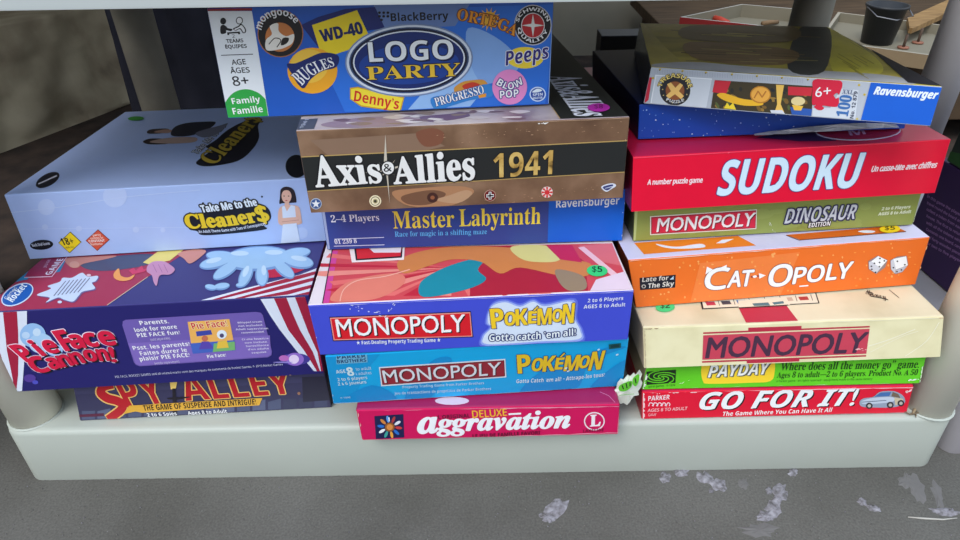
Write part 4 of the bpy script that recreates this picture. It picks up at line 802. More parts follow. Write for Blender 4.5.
# crumpled clear wrap hanging off the front edge
pw = MB(); pts = [(755, 134.8, 1), (770, 133, 2.4), (790, 131.6, 4), (812, 129.4, 5), (840, 127.4, 6), (866, 126, 5.4), (884, 125.6, 4), (897, 126, 2.4)]
vs = []
for i, (x, y, h) in enumerate(pts):
    yy = _bl.y+_d.y*(.262*(i/7)*1.0+.05)-.006-.004*(i % 2)
    a_ = at_y((x, y-h*.5), yy); c_ = at_y((x, y+h*.55), yy-.003); vs += [a_, (a_+c_)/2-Vector((0, .004*(1 if i % 2 else -.3), 0)), c_]
n_ = len(pts); vs += [v+Vector((0, .0012, 0)) for v in vs]; k_ = 3*n_
fs = []
for i in range(n_-1):
    for j in (0, 1):
        q = (3*i+j, 3*i+3+j, 3*i+4+j, 3*i+1+j); fs += [q, tuple(k_+v for v in q[::-1])]
pw.add(vs, fs, mat((176, 176, 186), rough=.18, var=.25, scale=300, spec=.8))
o = pw.build('plastic_wrap', b.root); o['label'] = 'torn strip of crumpled clear plastic wrap'
b.done(); z = b.top+GAP
# ---- treasure puzzle
tpm = ramp_mat('glossy_wrapped_picture', [(.3, (120, 110, 60)), (.45, (170, 156, 70)), (.55, (206, 190, 84)), (.7, (180, 160, 90))], scale=9, rough=.3, detail=4, bump=.12, stretch=(.6, 2.4, 1), coat=.25, dist=.6)
b = Carton('silver and blue treasure puzzle box in plastic wrap, topmost of the right stack', GR,
           dict(TL=(650.8, 66.7), TR=(943.3, 86.7), BL=(643.3, 104.2), BR=(930, 126.7)), z, .0325, .2, 0, 0, (182, 188, 200), tpm, (26, 24, 34), tray=(40, 40, 60), name='puzzle_box', cat='puzzle', rough=.25, coat=.3, back=((640, 23), (828, 27))); f = b.f; t = b.t
P(f, [(646.2, 92), (649, 77), (652, 77.5), (648.5, 100), (644.5, 103)], (200, 30, 60), 1.5)
P(f, [(655, 74.5), (712, 78.5), (706, 109), (650, 104.6)], (206, 212, 222), 1); LN(f, [(651, 103), (656, 75.2), (712, 79)], .9, (234, 238, 244), 2)
for i, x in enumerate((660, 682.5, 706, 732, 757, 782, 808)): E(f, (x, 69.4+(x-660)*.066), 1.3, 1.1, (196, 170, 60), 2, n=8); E(f, (x-.4, 70.2+(x-660)*.066), .7, .6, (90, 80, 40), 3, n=6)
for x, y in ((653, 78), (859, 85), (864.5, 94.5), (857, 119)): E(f, (x, y), 1.3, 1.2, (200, 176, 60), 2, n=8)
for i in range(60): x = 655+i*2.5; LN(f, [(x, 68.4+(x-651)*.068), (x, 73+(x-651)*.068)], .5, (160, 166, 182), 1)
E(f, (675, 90.2), 15.4, 15.2, (60, 50, 40), 2); E(f, (675, 90.2), 14.6, 14.4, (28, 28, 40), 3); E(f, (675, 90.6), 10, 10, (70, 40, 30), 4); E(f, (675, 90.6), 9.2, 9.2, (150, 84, 40), 5)
P(f, [(667, 84), (671, 82.4), (675.4, 87.6), (680, 83), (683, 85), (678.8, 91), (684, 96), (681, 99), (675, 94), (669, 98.4), (666, 95.6), (671, 91)], (246, 196, 110), 6)
T(f, 'TREASURE', None, None, 4.2, (240, 214, 120), 'sb', 7, path=[(661.5, 87), (665, 80.6), (675, 77.4), (685, 81), (688.6, 88)], out=((60, 44, 24), .5)); T(f, 'PUZZLE', None, None, 2.8, (225, 225, 230), 'sb', 7, path=[(666, 100.2), (675, 103), (684, 101)])
for a in range(8): E(f, (675+12.4*math.cos(math.radians(-10+a*28)), 90.6+12.2*math.sin(math.radians(-10+a*28))), .7, .7, (190, 170, 110), 6, n=6)
# picture of treasure
pa = [(715, 80), (814, 86.2), (811, 117.4), (710.6, 110)]
P(f, pa, (62, 52, 30), 2)
for i in range(46):
    x = random.uniform(716, 806); y = random.uniform(85, 108)+(x-716)*.06; E(f, (x, y), random.uniform(2, 4), random.uniform(1, 2.4), random.choice([(120, 90, 40), (40, 40, 34), (150, 116, 50), (84, 96, 50), (30, 32, 40)]), 2.3, random.uniform(0, 90), n=7)
P(f, [(714.8, 80.2), (731, 81.2), (726, 94), (712.4, 92)], (204, 34, 54), 3); P(f, [(788, 86.4), (812.6, 87.6), (811, 96), (800, 95.4), (788, 95)], (206, 40, 56), 3)
S(f, [(717, 95), (724, 93), (742, 98.6), (760, 101), (762, 105), (744, 105.4), (726, 101)], (240, 184, 40), 4)
E(f, (760.4, 94.6), 10.4, 8.6, (196, 128, 40), 5); E(f, (760.4, 94.4), 9.2, 7.4, (236, 172, 70), 6); LN(f, [(754, 98), (758, 91), (762, 97), (766, 91)], 1.4, (190, 116, 44), 7)
P(f, [(724, 108), (727, 102.4), (729.5, 106), (733, 102.6), (736, 109.6)], (244, 214, 50), 5); P(f, [(776, 84.6), (784, 85), (780.6, 104), (784, 112), (774, 114), (777, 104)], (236, 190, 90), 5)
P(f, [(790, 107), (812, 109), (811, 117), (792, 115.6)], (40, 86, 170), 5); E(f, (798, 101), 7, 4.4, (226, 206, 150), 4); P(f, [(792, 104.6), (803, 106), (801, 110.4), (794, 110)], (238, 190, 70), 6); P(f, [(770, 110), (782, 110), (786, 115), (772, 114.6)], (210, 214, 224), 5)
# puzzle piece badge
S(f, [(812.5, 90), (812, 103.8), (816, 104.6), (814, 106.6), (817, 109.4), (821, 110), (824, 108), (822.6, 105.4), (837, 106.4), (838.6, 97.6), (836, 98.6), (833.4, 96.6), (834, 93.6), (837, 92.8), (839.2, 94), (840.8, 80.8), (815, 79.2)], (212, 26, 60), 6)
P(f, [(815, 79.2), (840.8, 81), (838.8, 93), (836.4, 92.6), (833.4, 95), (835.4, 98.4), (838.4, 98), (836.6, 105.6), (812.6, 103)], (212, 26, 60), 6.5)
T(f, '6+', (815, 97), (830.6, 95.2), 10, W_, 'sbi', 8)
P(f, [(841, 88.4), (858.5, 90), (855, 121), (812, 117.6), (812.5, 108), (830, 108)], (206, 212, 222), 3)
bl2 = (60, 110, 176)
T(f, 'XXL', (841.7, 93.4), (853, 94.2), 4.2, (84, 96, 130), 'se', 7)
T(f, '100', (847.2, 116.6), (852, 95.8), None, bl2, 'se', 7, up=(836.4, 115.4), out=(bl2, .3)); T(f, 'No. 12 879', (853.2, 118.4), (857.6, 91.4), None, (60, 66, 90), 'sb', 7, up=(849.6, 118))
P(f, [(870.8, 82.4), (942.4, 87.4), (929.8, 126.2), (860.4, 121)], (10, 92, 204), 4)
T(f, 'Ravensburger', (873.3, 94), (936.4, 98.8), 7.4, (232, 240, 250), 'sbi', 6, out=((232, 240, 250), .3))
wear(f, (929.6, 126), (942.6, 88), 6, (220, 228, 240), .7, .3); LN(f, [(652, 67.4), (905, 84.8)], .7, (230, 232, 236), 3)
def gl_(cc): return mat(cc, rough=.3, var=.3, scale=40, coat=.25, bump=.1)
for q, cc in (([(652, 66), (684, 67.6), (662, 44), (646, 26), (640, 23)], (200, 184, 90)), ([(836, 76), (880, 74), (876, 58), (840, 34), (826, 28)], (226, 212, 70)), ([(652, 66.6), (760, 74), (908, 84.5), (884, 75), (760, 67.5), (690, 62)], (196, 198, 204)), ([(788, 69), (824, 71.5), (830, 30), (800, 28)], (70, 70, 66)), ([(700, 60), (782, 65), (792, 50), (690, 42)], (150, 120, 80)), ([(690, 40), (788, 42), (790, 26), (690, 26)], (128, 108, 70))): S(t, q, gl_(cc), 1)
for i in range(26):
    x = random.uniform(665, 780); y = random.uniform(30, 64); LN(t, [(x, y), (x+random.uniform(20, 60), y+random.uniform(0, 3))], random.uniform(.4, 1.0), gl_(random.choice([(96, 84, 50), (206, 192, 110), (130, 110, 70)])), 2)
for i in range(12):
    x = random.uniform(836, 862); y = random.uniform(42, 72); LN(t, [(x, y), (x+14, y+8)], .6, gl_((180, 168, 60)), 2)
P(t, [(908, 83), (942, 86.4), (880, 54), (868, 47)], (34, 34, 44), 2.5)
b.done()
# ================================================================== SHELVING
def rrect(x0, x1, y0, y1, r, n=6):
    pts = []
    for cx, cy, a0 in ((x1-r, y0+r, -90), (x1-r, y1-r, 0), (x0+r, y1-r, 90), (x0+r, y0+r, 180)):
        for i in range(n+1):
            a = math.radians(a0+90*i/n); pts.append((cx+r*math.cos(a), cy+r*math.sin(a)))
    return pts
resin = mat((178, 183, 174), rough=.45, var=.04, scale=14, spec=.35, name='grey_beige_resin')
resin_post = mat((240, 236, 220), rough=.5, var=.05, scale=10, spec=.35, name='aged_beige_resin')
def shelf_mesh(x0, x1, y0, y1, zb, zt, m, r=.024, taper=0.002):
    """moulded tray shelf: deep lip, rounded corners, softened top edge, shallow recess"""
    mb = MB(); vs = []; fs = []; n = None
    prof = [(taper, zb), (taper-.0005, zb+.002), (0.0, zt-.006), (.001, zt-.0025), (.0035, zt-.0005), (.008, zt), (.03, zt), (.033, zt-.0004)]
    for ins, zz in prof:
        ring = rrect(x0+ins, x1-ins, y0+ins, y1-ins, max(r-ins*.4, .006)-(.009 if zz < zb+.01 else 0)); n = len(ring)
        vs += [(p[0], p[1], zz) for p in ring]
    for j in range(len(prof)-1):
        for i in range(n): fs.append((j*n+i, j*n+(i+1) % n, (j+1)*n+(i+1) % n, (j+1)*n+i))
    fs.append(tuple((len(prof)-1)*n+i for i in range(n)))
    mb.add(vs, fs, m, True)
    # ribs moulded into the top around the post sockets
    return mb
X0, Y0, SW, SD = -.0024, .4903, 1.062, .52
PI_ = .05
XL, XR = X0-SW/2, X0+SW/2
UZ = .5208
unit = thing('shelf_unit', 'grey beige moulded plastic shelving unit carrying the three stacks of board games', 'shelf', None, (X0, Y0+SD/2, 0))
def ring_mesh(mb, c, r0, r1, z0, z1, m, n=28):
    vs = []
    for r, zz in ((r1+.0015, z0), (r1, z0+.0006), (r1, z1), (r0, z1), (r0, z0)):
        vs += [(c[0]+r*math.cos(2*math.pi*i/n), c[1]+r*math.sin(2*math.pi*i/n), zz) for i in range(n)]
    fs = [(j*n+i, j*n+(i+1) % n, (j+1)*n+(i+1) % n, (j+1)*n+i) for j in range(4) for i in range(n)]
    mb.add(vs, fs, m, True)
sm = shelf_mesh(XL, XR, Y0, Y0+SD, 0.0, .0835, resin)
for sx in (XL+PI_, XR-PI_):
    for k in range(5): 
        pass
o = sm.build('shelf', unit)
o = shelf_mesh(XL, XR, Y0-.004, Y0+SD, UZ, UZ+.085, mat((196, 202, 202), rough=.45, var=.04, scale=14, spec=.35, name='skylit_resin')).build('shelf', unit)  # lighter than the lower shelf: brighter sky light put into the colour
posts = [at_z((39, 412), .0835)-Vector((.003, 0, 0)), at_z((922.5, 402), .0835)+Vector((.003, 0, 0))]
pl, pr = posts
rear = [Vector((at_y((146.5, 60), Y0+.4602).x, Y0+.4602, 0)), Vector((at_y((811, 15), Y0+.4602).x, Y0+.4602, 0))]

shade_resin = ramp_mat('shaded_post_resin', [(.3, (104, 100, 92)), (.6, (126, 121, 110)), (.8, (140, 134, 122))], scale=14, rough=.75, bump=.05)  # darker version of the post resin, with shade put into the colour
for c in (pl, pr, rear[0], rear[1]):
    mb = MB(); tube(mb, [(c.x, c.y, .0836), (c.x, c.y, UZ)], .0265, resin_post if c in (pl, pr) else shade_resin, 32)
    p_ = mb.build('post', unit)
    if c not in (pl, pr): p_['label'] = 'rear post with shade in its colour'
    mb = MB(); ring_mesh(mb, c, .0266, .0275, .0836, .0848, resin); q_ = mb.build('socket_rim', p_)
    q_.matrix_parent_inverse = Matrix(); q_.location = (-Vector(unit.location))
    q_.location = (0, 0, 0)
    for v in q_.data.vertices: v.co -= Vector(unit.location)
# dry weed lying on the right end of the shelf
mb = MB(); tw = mat((120, 104, 84), rough=.9)
zs = .0838
def onshelf(p): q = at_z(p, zs); return q
tube(mb, [onshelf(p)+Vector((0, 0, .002)) for p in ((903, 412.5), (909, 415.5), (914, 414.8), (921, 413), (934, 412.4))], [.0006, .001, .0011, .0008, .0004], tw, 6)
tube(mb, [onshelf((912, 415))+Vector((0, 0, .002)), onshelf((914, 411))+Vector((0, 0, .004)), onshelf((915.5, 410))+Vector((0, 0, .003))], [.0008, .0022, .0005], mat((150, 132, 104), rough=.9), 6)
tube(mb, [onshelf((915, 415))+Vector((0, 0, .002)), onshelf((915.5, 418.5))+Vector((0, 0, .0015))], [.001, .0004], tw, 6)
tag(mb.build('dry_twig', None, onshelf((914, 414))), 'small dry brown twig lying on the right front corner of the shelf', 'twig')
# neighbouring unit on the right
nx0 = at_z((958, 424), .05).x
res2 = mat((150, 146, 150), rough=.5, var=.05, scale=14, name='dull_grey_resin')
u2 = thing('shelf_unit', 'second plastic shelving unit cut off by the right edge, holding the dark purple box', 'shelf', None, (nx0+.5, Y0+.3, 0))
shelf_mesh(nx0, nx0+1.0, Y0+.018, Y0+.02+SD, 0, .0835, res2).build('shelf', u2)
q = at_y((941.5, 80), Y0+.4602)
mb = MB(); tube(mb, [(q.x, q.y, .0836), (q.x, q.y, .96)], .0275, mat((188, 184, 186), rough=.5, var=.05, scale=10), 32); mb.build('post', u2)
# ------------------------------------------------------------------ dark purple box on the neighbour
a_, b_ = at_z((921, 270), .0843), at_z((938.5, 285), .0843)

def slab(name, p0, p1, w, z0, z1, m, label, cat, grp=None, lines=None, side=1):
    d = (p1-p0); d.z = 0; L_ = d.length; d.normalize(); nrm = Vector((-d.y, d.x, 0))*side
    root = thing(name, label, cat, grp, ((p0.x+p1.x)/2+nrm.x*w/2, (p0.y+p1.y)/2+nrm.y*w/2, z0))
    mb = MB(); bm = bmesh.new(); c = [p0, p1, p1+nrm*w, p0+nrm*w]
    vv = [bm.verts.new((q.x, q.y, z0+.0013)) for q in c]+[bm.verts.new((q.x, q.y, z1)) for q in c]
    for f_ in ((0, 1, 5, 4), (1, 2, 6, 5), (2, 3, 7, 6), (3, 0, 4, 7), (4, 5, 6, 7), (3, 2, 1, 0)): bm.faces.new([vv[i] for i in f_])
    bmesh.ops.recalc_face_normals(bm, faces=bm.faces[:]); bmesh.ops.bevel(bm, geom=bm.edges[:], offset=.0012, segments=2, affect='EDGES', profile=.5)
    mb.bm(bm, [m])
    v = Vector((0, 0, 1)); n = -nrm
    face = Face(mb, Vector((p0.x, p0.y, z1)), (d if d.cross(v).dot(n) > 0 else -d), v, n)
    qs = [Vector(((q-face.o).dot(face.u), (q-face.o).dot(v))) for q in (Vector((p0.x, p0.y, z0+.003)), Vector((p1.x, p1.y, z0+.003)), Vector((p1.x, p1.y, z1-.002)), Vector((p0.x, p0.y, z1-.002)))]
    ar = sum(qs[i].x*qs[(i+1) % 4].y-qs[(i+1) % 4].x*qs[i].y for i in range(4)); face.clip = qs if ar > 0 else qs[::-1]
    if lines: lines(face)
    mb.build('lid', root)
    t = MB(); bm = bmesh.new(); cc = (c[0]+c[2])/2
    vv = [bm.verts.new(((q+(cc-q)*.03).x, (q+(cc-q)*.03).y, z_)) for z_ in (z0, z1-.004) for q in c]
    for f_ in ((0, 1, 5, 4), (1, 2, 6, 5), (2, 3, 7, 6), (3, 0, 4, 7), (4, 5, 6, 7), (3, 2, 1, 0)): bm.faces.new([vv[i] for i in f_])
    t.bm(bm, [mat((60, 50, 70), rough=.7)]); t.build('tray', root)
    return root
ztop = at_y((945, 180), (a_.y+b_.y)/2).z
ex = (b_-a_).normalized()
def plines(f):
    for i in range(8):
        y0 = 197+i*6.6
        T(f, ['In this game the players', 'travel round the board and', 'collect a token from each', 'house. The first to return', 'with all the tokens wins.', 'Contents: one board, cards', 'and forty wooden pieces.', 'For two to five players'][i], (927-i*.2, y0), (962, y0+20), 2.6, (150, 112, 170), 's', 2, out=((150, 112, 170), .12))
slab('board_game_box', a_-ex*.05, b_+ex*.06, .26, .0838, ztop, mat((52, 30, 78), rough=.5), 'dark purple game box with faint text lines on the neighbouring shelf unit', 'board game', None, plines, 1)
def gl(f):
    P(f, [(951, 118), (956, 112), (956, 122), (952, 126)], (190, 30, 40), 2); E(f, (954, 136), 2.6, 4, (40, 130, 130), 2); P(f, [(945, 150), (962, 154), (962, 172), (944, 168)], (44, 84, 44), 2); E(f, (956, 172), 2.2, 2.6, (190, 110, 40), 3)
slab('board_game_box', a_-ex*.035, b_+ex*.05, .22, ztop+.0005, ztop+.085, mat((36, 46, 44), rough=.5), 'dark green game box with small red and teal marks on top of the purple box', 'board game', None, gl, 1)
# ------------------------------------------------------------------ dark box standing behind
yb = Y0+.468
p0 = at_y((601.5, 36), yb); p1 = at_y((640, 33), yb)
slab('board_game_box', Vector((p0.x, yb, 0)), Vector((p0.x+.1, yb, 0)), .04, .0838, p0.z, mat((30, 30, 38), rough=.45), 'near black box standing on end behind the treasure puzzle box', 'board game')
# ================================================================== SURROUNDINGS
def struct(o): o['kind'] = 'structure'; return o
def asphalt():
    m = bpy.data.materials.new('grey_asphalt'); m.use_nodes = True; nt = m.node_tree; b = nt.nodes['Principled BSDF']; N = nt.nodes.new; K = nt.links.new
    tc = N('ShaderNodeTexCoord')
    def noise(sc, det): n = N('ShaderNodeTexNoise'); n.inputs['Scale'].default_value = sc; n.inputs['Detail'].default_value = det; K(tc.outputs['Object'], n.inputs['Vector']); return n
    def ramp(src, a, b2, ca, cb):
        r = N('ShaderNodeValToRGB'); e = r.color_ramp.elements; e[0].position = a; e[1].position = b2
        e[0].color = (*[lin(v) for v in ca], 1); e[1].color = (*[lin(v) for v in cb], 1); K(src.outputs['Fac'], r.inputs['Fac']); return r
    lo = ramp(noise(5, 6), .35, .65, (114, 111, 105), (136, 133, 128)); fi = ramp(noise(420, 6), .3, .7, (108, 108, 108), (146, 146, 146))
    mx = N('ShaderNodeMix'); mx.data_type = 'RGBA'; mx.blend_type = 'OVERLAY'; mx.inputs['Factor'].default_value = .8
    K(lo.outputs['Color'], mx.inputs['A']); K(fi.outputs['Color'], mx.inputs['B'])
    vo = N('ShaderNodeTexVoronoi'); vo.inputs['Scale'].default_value = 130; K(tc.outputs['Object'], vo.inputs['Vector'])
    sp = N('ShaderNodeValToRGB'); e = sp.color_ramp.elements; e[0].position = .0; e[0].color = (1, 1, 1, 1); e[1].position = .13; e[1].color = (0, 0, 0, 1); K(vo.outputs['Distance'], sp.inputs['Fac'])
    msk = N('ShaderNodeMath'); msk.operation = 'MULTIPLY'; n3 = ramp(noise(40, 3), .52, .62, (0, 0, 0), (200, 200, 200)); K(sp.outputs['Color'], msk.inputs[0]); K(n3.outputs['Color'], msk.inputs[1])
    m2 = N('ShaderNodeMix'); m2.data_type = 'RGBA'; K(msk.outputs[0], m2.inputs['Factor']); K(mx.outputs['Result'], m2.inputs['A']); m2.inputs['B'].default_value = (*[lin(150)]*3, 1)
    K(m2.outputs['Result'], b.inputs['Base Color']); b.inputs['Roughness'].default_value = .92; b.inputs['Specular IOR Level'].default_value = .2
    bp = N('ShaderNodeBump'); bp.inputs['Strength'].default_value = .25; bp.inputs['Distance'].default_value = .002; K(fi.outputs['Color'], bp.inputs['Height']); K(bp.outputs['Normal'], b.inputs['Normal'])
    return m
asph = asphalt()
fl = MB()
NX, NY = 60, 40
fx0, fx1, fy0, fy1 = -4.0, 4.0, -2.0, .66
vs = [(fx0+(fx1-fx0)*i/NX, fy0+(fy1-fy0)*j/NY, 0) for j in range(NY+1) for i in range(NX+1)]
fl.add(vs, [(j*(NX+1)+i, j*(NX+1)+i+1, (j+1)*(NX+1)+i+1, (j+1)*(NX+1)+i) for j in range(NY) for i in range(NX)], asph)
# pale dried splashes on the ground
spl = ramp_mat('dried_plaster', [(.36, (98, 95, 95)), (.48, (128, 124, 130)), (.66, (152, 149, 156))], scale=160, rough=.95, bump=.5)
def blob(c, rx, ry, rot=0, k=16, jag=.3, hgt=.0014, m=spl):
    a = math.radians(rot); pts = []
    for i in range(k):
        t = 2*math.pi*i/k; r = 1+random.uniform(-jag, jag); x, y = rx*r*math.cos(t), ry*r*math.sin(t)
        pts.append(at_z((c[0]+x*math.cos(a)-y*math.sin(a), c[1]+x*math.sin(a)+y*math.cos(a)), 0))
    ctr = at_z(c, hgt*1.6)
    inner = [Vector((p.x*.6+ctr.x*.4, p.y*.6+ctr.y*.4, hgt*random.uniform(.6, 1.6))) for p in pts]
    fl.add(pts+inner+[ctr], [(i, (i+1) % k, k+(i+1) % k, k+i) for i in range(k)]+[(k+i, k+(i+1) % k, 2*k) for i in range(k)], m, False)
pale = mat((106, 103, 102), rough=.95, var=.15, scale=90)
for c, rx, ry, rot in (((555, 510), 14, 8, -35), ((548, 517), 8, 5, 0), ((665, 478), 6, 6, 0), ((681, 472), 8, 4, 0), ((706, 478), 9, 6, 20), ((718, 485), 10, 6, 20), ((711, 491), 3, 2, 0), ((780, 494), 7, 10, 15), ((773, 509), 8, 8, 0), ((765, 516), 10, 5, 0), ((769, 491), 3, 4, 0), ((793, 472), 5, 4, 0), ((862, 502), 6, 3, 30), ((873, 508), 7, 3.4, 25), ((768, 519), 4, 2.4, 0), ((945, 512), 16, 4, 6)): blob(c, rx, ry, rot)
for c, rx, ry, rot in (((917, 490), 7, 16, -28), ((938, 496), 5, 14, -20), ((905, 482), 6, 8, -25), ((744, 484), 5, 6, 0), ((760, 530), 20, 7, 0),): blob(c, rx, ry, rot, 18, .35, .0006, pale)
for i in range(260):
    c = (random.uniform(0, 960), random.uniform(474, 540)); r = random.uniform(.3, .9); blob(c, r, r*.7, 0, 6, .3, .0008, random.choice([pale, spl, mat((128, 124, 118), rough=.95)]))
lnw = [at_z(p, .001) for p in ((908, 517), (925, 518.5), (943, 519.5), (957, 518))]; tube(fl, lnw, [.0006, .0011, .0009, .0005], mat((176, 172, 164), rough=.9), 6)
struct(fl.build('floor'))
fb = MB(); fb.add([(-4, .66, 0), (4, .66, 0), (4, 2.3, 0), (-4, 2.3, 0)], [(0, 1, 2, 3)], ramp_mat('brown_ground', [(.3, (46, 40, 38)), (.6, (68, 56, 50)), (.8, (82, 68, 60))], scale=18, rough=.95, bump=.5)); struct(fb.build('floor'))
wallm = ramp_mat('dingy_plaster', [(.3, (126, 120, 106)), (.6, (140, 133, 118)), (.8, (150, 142, 126))], scale=4, rough=.9, bump=.1)
bm = box_bm((-4, 2.2, 0), (4, 2.32, 1.02)); mb = MB(); mb.bm(bm, [wallm]); struct(mb.build('wall_back'))
# rough low concrete wall on the left
A_ = at_z((0, 157), 0); B_ = at_z((140, 103), 0); dr = (B_-A_); dr.z = 0; dr.normalize(); nl = Vector((-dr.y, dr.x, 0))
def on_plane(p, o, n): d = ray(p); return EYE+d*((o-EYE).dot(n)/d.dot(n))
t1 = on_plane((0, 31), A_, nl); t2 = on_plane((70, 10), A_, nl)
hw = (t1.z+t2.z)/2
s0 = A_-dr*.5; Lw = 1.6
if (s0+dr*Lw).y > 2.18: Lw = (2.18-s0.y)/dr.y
rock = ramp_mat('rough_stained_concrete', [(.28, (92, 82, 72)), (.4, (150, 138, 118)), (.55, (178, 167, 144)), (.72, (196, 186, 162))], scale=7, rough=.95, detail=14, bump=1.0, dist=.3)
mb = MB(); nu, nv_ = 70, 34; vs = []; fs = []
from mathutils import noise as mn_
for j in range(nv_+1):
    for i in range(nu+1):
        p_ = s0+dr*(Lw*i/nu); zz = hw*j/nv_; q = Vector((p_.x, p_.y, zz))
        dsp = mn_.fractal(q*4.5, 1.0, 2.0, 5)*.03+mn_.noise(q*20)*.006
        q += nl*(.02-dsp*(0 if j == 0 else 1)) + nl*(.03*(j/nv_)); vs.append(q)
base_n = len(vs)
for i in range(nu+1):
    q = vs[nv_*(nu+1)+i].copy() + nl*.35; q.z = hw*.99; vs.append(q)
for i in range(nu+1):
    q = vs[i].copy() + nl*.39; q.z = 0; vs.append(q)
for j in range(nv_+2):
    for i in range(nu): fs.append((j*(nu+1)+i, j*(nu+1)+i+1, (j+1)*(nu+1)+i+1, (j+1)*(nu+1)+i))
mb.add(vs, fs, rock, True); struct(mb.build('wall_left'))
# roof slab out of view, added to keep sky light off the back
bm = box_bm((-4, .7, 1.02), (.2, 2.32, 1.1)); mb = MB(); mb.bm(bm, [mat((150, 140, 124), rough=.9)]); struct(mb.build('shade_roof'))
# plain wall behind the rough left ledge, run up high to cut side light
w0 = A_-dr*.55+nl*.22; w1 = w0+dr*1.75; mb = MB(); vs = [w0, w1, w1+nl*.1, w0+nl*.1]
mb.add([Vector((q.x, q.y, zz)) for zz in (0, 1.015) for q in vs], [(0, 1, 5, 4), (1, 2, 6, 5), (2, 3, 7, 6), (3, 0, 4, 7), (4, 5, 6, 7), (3, 2, 1, 0)], mat((150, 132, 108), rough=.9, scale=6, var=.12)); struct(mb.build('wall_left'))
# unseen wall added to block left sky light and bounce some onto the post
mb = MB(); mb.bm(box_bm((-.86, .34, 0), (-.775, .84, 1.02)), [mat((206, 196, 172), rough=.9, scale=6, var=.12)]); struct(mb.build('wall_left'))
# ---- dark cloth sack behind the left stack
cl = ramp_mat('dark_cloth', [(.3, (26, 26, 36)), (.6, (46, 46, 58)), (.85, (70, 70, 76))], scale=6, rough=.9, bump=.2)
yc = 1.55; c0 = at_y((196, 64), yc); c0.z = 0
mb = MB(); vs = []; fs = []; na, nz = 64, 18
Hs = .62
for j in range(nz+1):
    t = j/nz; 
    for i in range(na):
        a = 2*math.pi*i/na; fold = 1+.10*math.sin(a*9+t*1.2)*(.3+.7*t)+.04*math.sin(a*17)
        r = (.17-.03*t-.05*max(0, t-.8)*5)*fold
        vs.append((c0.x+r*math.cos(a), c0.y+r*.8*math.sin(a), Hs*t+.002))
for j in range(nz):
    for i in range(na): fs.append((j*na+i, j*na+(i+1) % na, (j+1)*na+(i+1) % na, (j+1)*na+i))
fs.append(tuple(range(na))[::-1]); fs.append(tuple(nz*na+i for i in range(na)))
mb.add(vs, fs, cl, True)
tag(mb.build('cloth_sack', None, (c0.x, c0.y, 0)), 'dark sack with upright folds on the ground behind the white box', 'sack')
# ---- shallow trays and bits on the ground at the back right
def tray_box(name, label, quad, zt, wall_h, m_out, m_in, rim):
    """open shallow box from the four photo points of its rim at height zt"""
    q = [at_z(p, zt) for p in quad]; c = sum(q, Vector())/4; zb = zt-wall_h+.0005
    root = thing(name, label, 'tray', None, (c.x, c.y, zb)); mb = MB(); vs = []
    inn = [p+(c-p)*.05 for p in q]
    for ring, zz in ((q, zb), (q, zt), (inn, zt), (inn, zb+.008)): vs += [Vector((p.x, p.y, zz)) for p in ring]
    mb.add(vs, [(0, 1, 5, 4), (1, 2, 6, 5), (2, 3, 7, 6), (3, 0, 4, 7), (3, 2, 1, 0)], m_out)
    mb.add(vs, [(4, 5, 9, 8), (5, 6, 10, 9), (6, 7, 11, 10), (7, 4, 8, 11)], rim)
    mb.add(vs, [(8, 9, 13, 12), (9, 10, 14, 13), (10, 11, 15, 14), (11, 8, 12, 15), (12, 13, 14, 15)], m_in)
    mb.build('tray_body', root); return q, zb
cream = mat((128, 121, 104), rough=.7, var=.08, scale=12); redm = mat((150, 40, 40), rough=.6)
TZ = .2
BY0, BY1 = at_z((870, 62), TZ).y, 2.15
BX0 = at_z((680, 17), TZ+.04).x-.02
bench = thing('low_bench', 'low brown wooden bench at the back under the two trays', 'bench', None, (1.05, (BY0+BY1)/2, 0))
bw = ramp_mat('brown_wood', [(.3, (60, 47, 35)), (.6, (82, 65, 48)), (.8, (96, 77, 58))], scale=9, rough=.8, stretch=(1, 8, 1), bump=.2)
mb = MB(); mb.bm(box_bm((BX0, BY0, TZ-.03), (2.3, BY1, TZ), .003), [bw]); mb.build('bench_top', bench)
mb = MB(); mb.bm(box_bm((BX0+.02, BY0+.012, TZ-.14), (2.28, BY0+.03, TZ-.0305), .002), [bw]); mb.build('apron', bench)
for x in (BX0+.04, 2.2):
    for y in (BY0+.034, BY1-.08): mb = MB(); mb.bm(box_bm((x, y, 0), (x+.06, y+.06, TZ-.0305), .002), [bw]); mb.build('leg', bench)
q1, zb1 = tray_box('shallow_tray', 'shallow white open tray with red sides on the bench behind the treasure puzzle', [(680, 17), (742, 4), (800, 9), (800, 30)], TZ+.04, .04, redm, cream, mat((176, 172, 164), rough=.6))
def bar(name, pa, pb, zz, r, m, label, cat, n=10):
    a, b2 = at_z(pa, zz), at_z(pb, zz); mb = MB(); tube(mb, [a, (a+b2)/2+Vector((0, 0, r*.2)), b2], [r, r*1.05, r*.9], m, n)
    return tag(mb.build(name, None, ((a.x+b2.x)/2, (a.y+b2.y)/2, zz-r)), label, cat)
TB = TZ+.0085+.001
bar('stick', (712, 18), (728, 23.5), TB+.009, .0085, mat((190, 64, 46), rough=.6), 'small red stick lying in the red-sided white tray', 'stick')
bar('stick', (762, 23.5), (778, 22), TB+.006, .0055, mat((130, 104, 76), rough=.8), 'short tan stick lying in the red-sided white tray', 'stick')
q2, zb2 = tray_box('shallow_tray', 'wide cream cardboard tray on the bench behind the right shelf posts', [(818, 40), (838, 12), (985, 30), (950, 58)], TZ+.03, .03, mat((150, 128, 98), rough=.8), cream, mat((160, 152, 136), rough=.7))
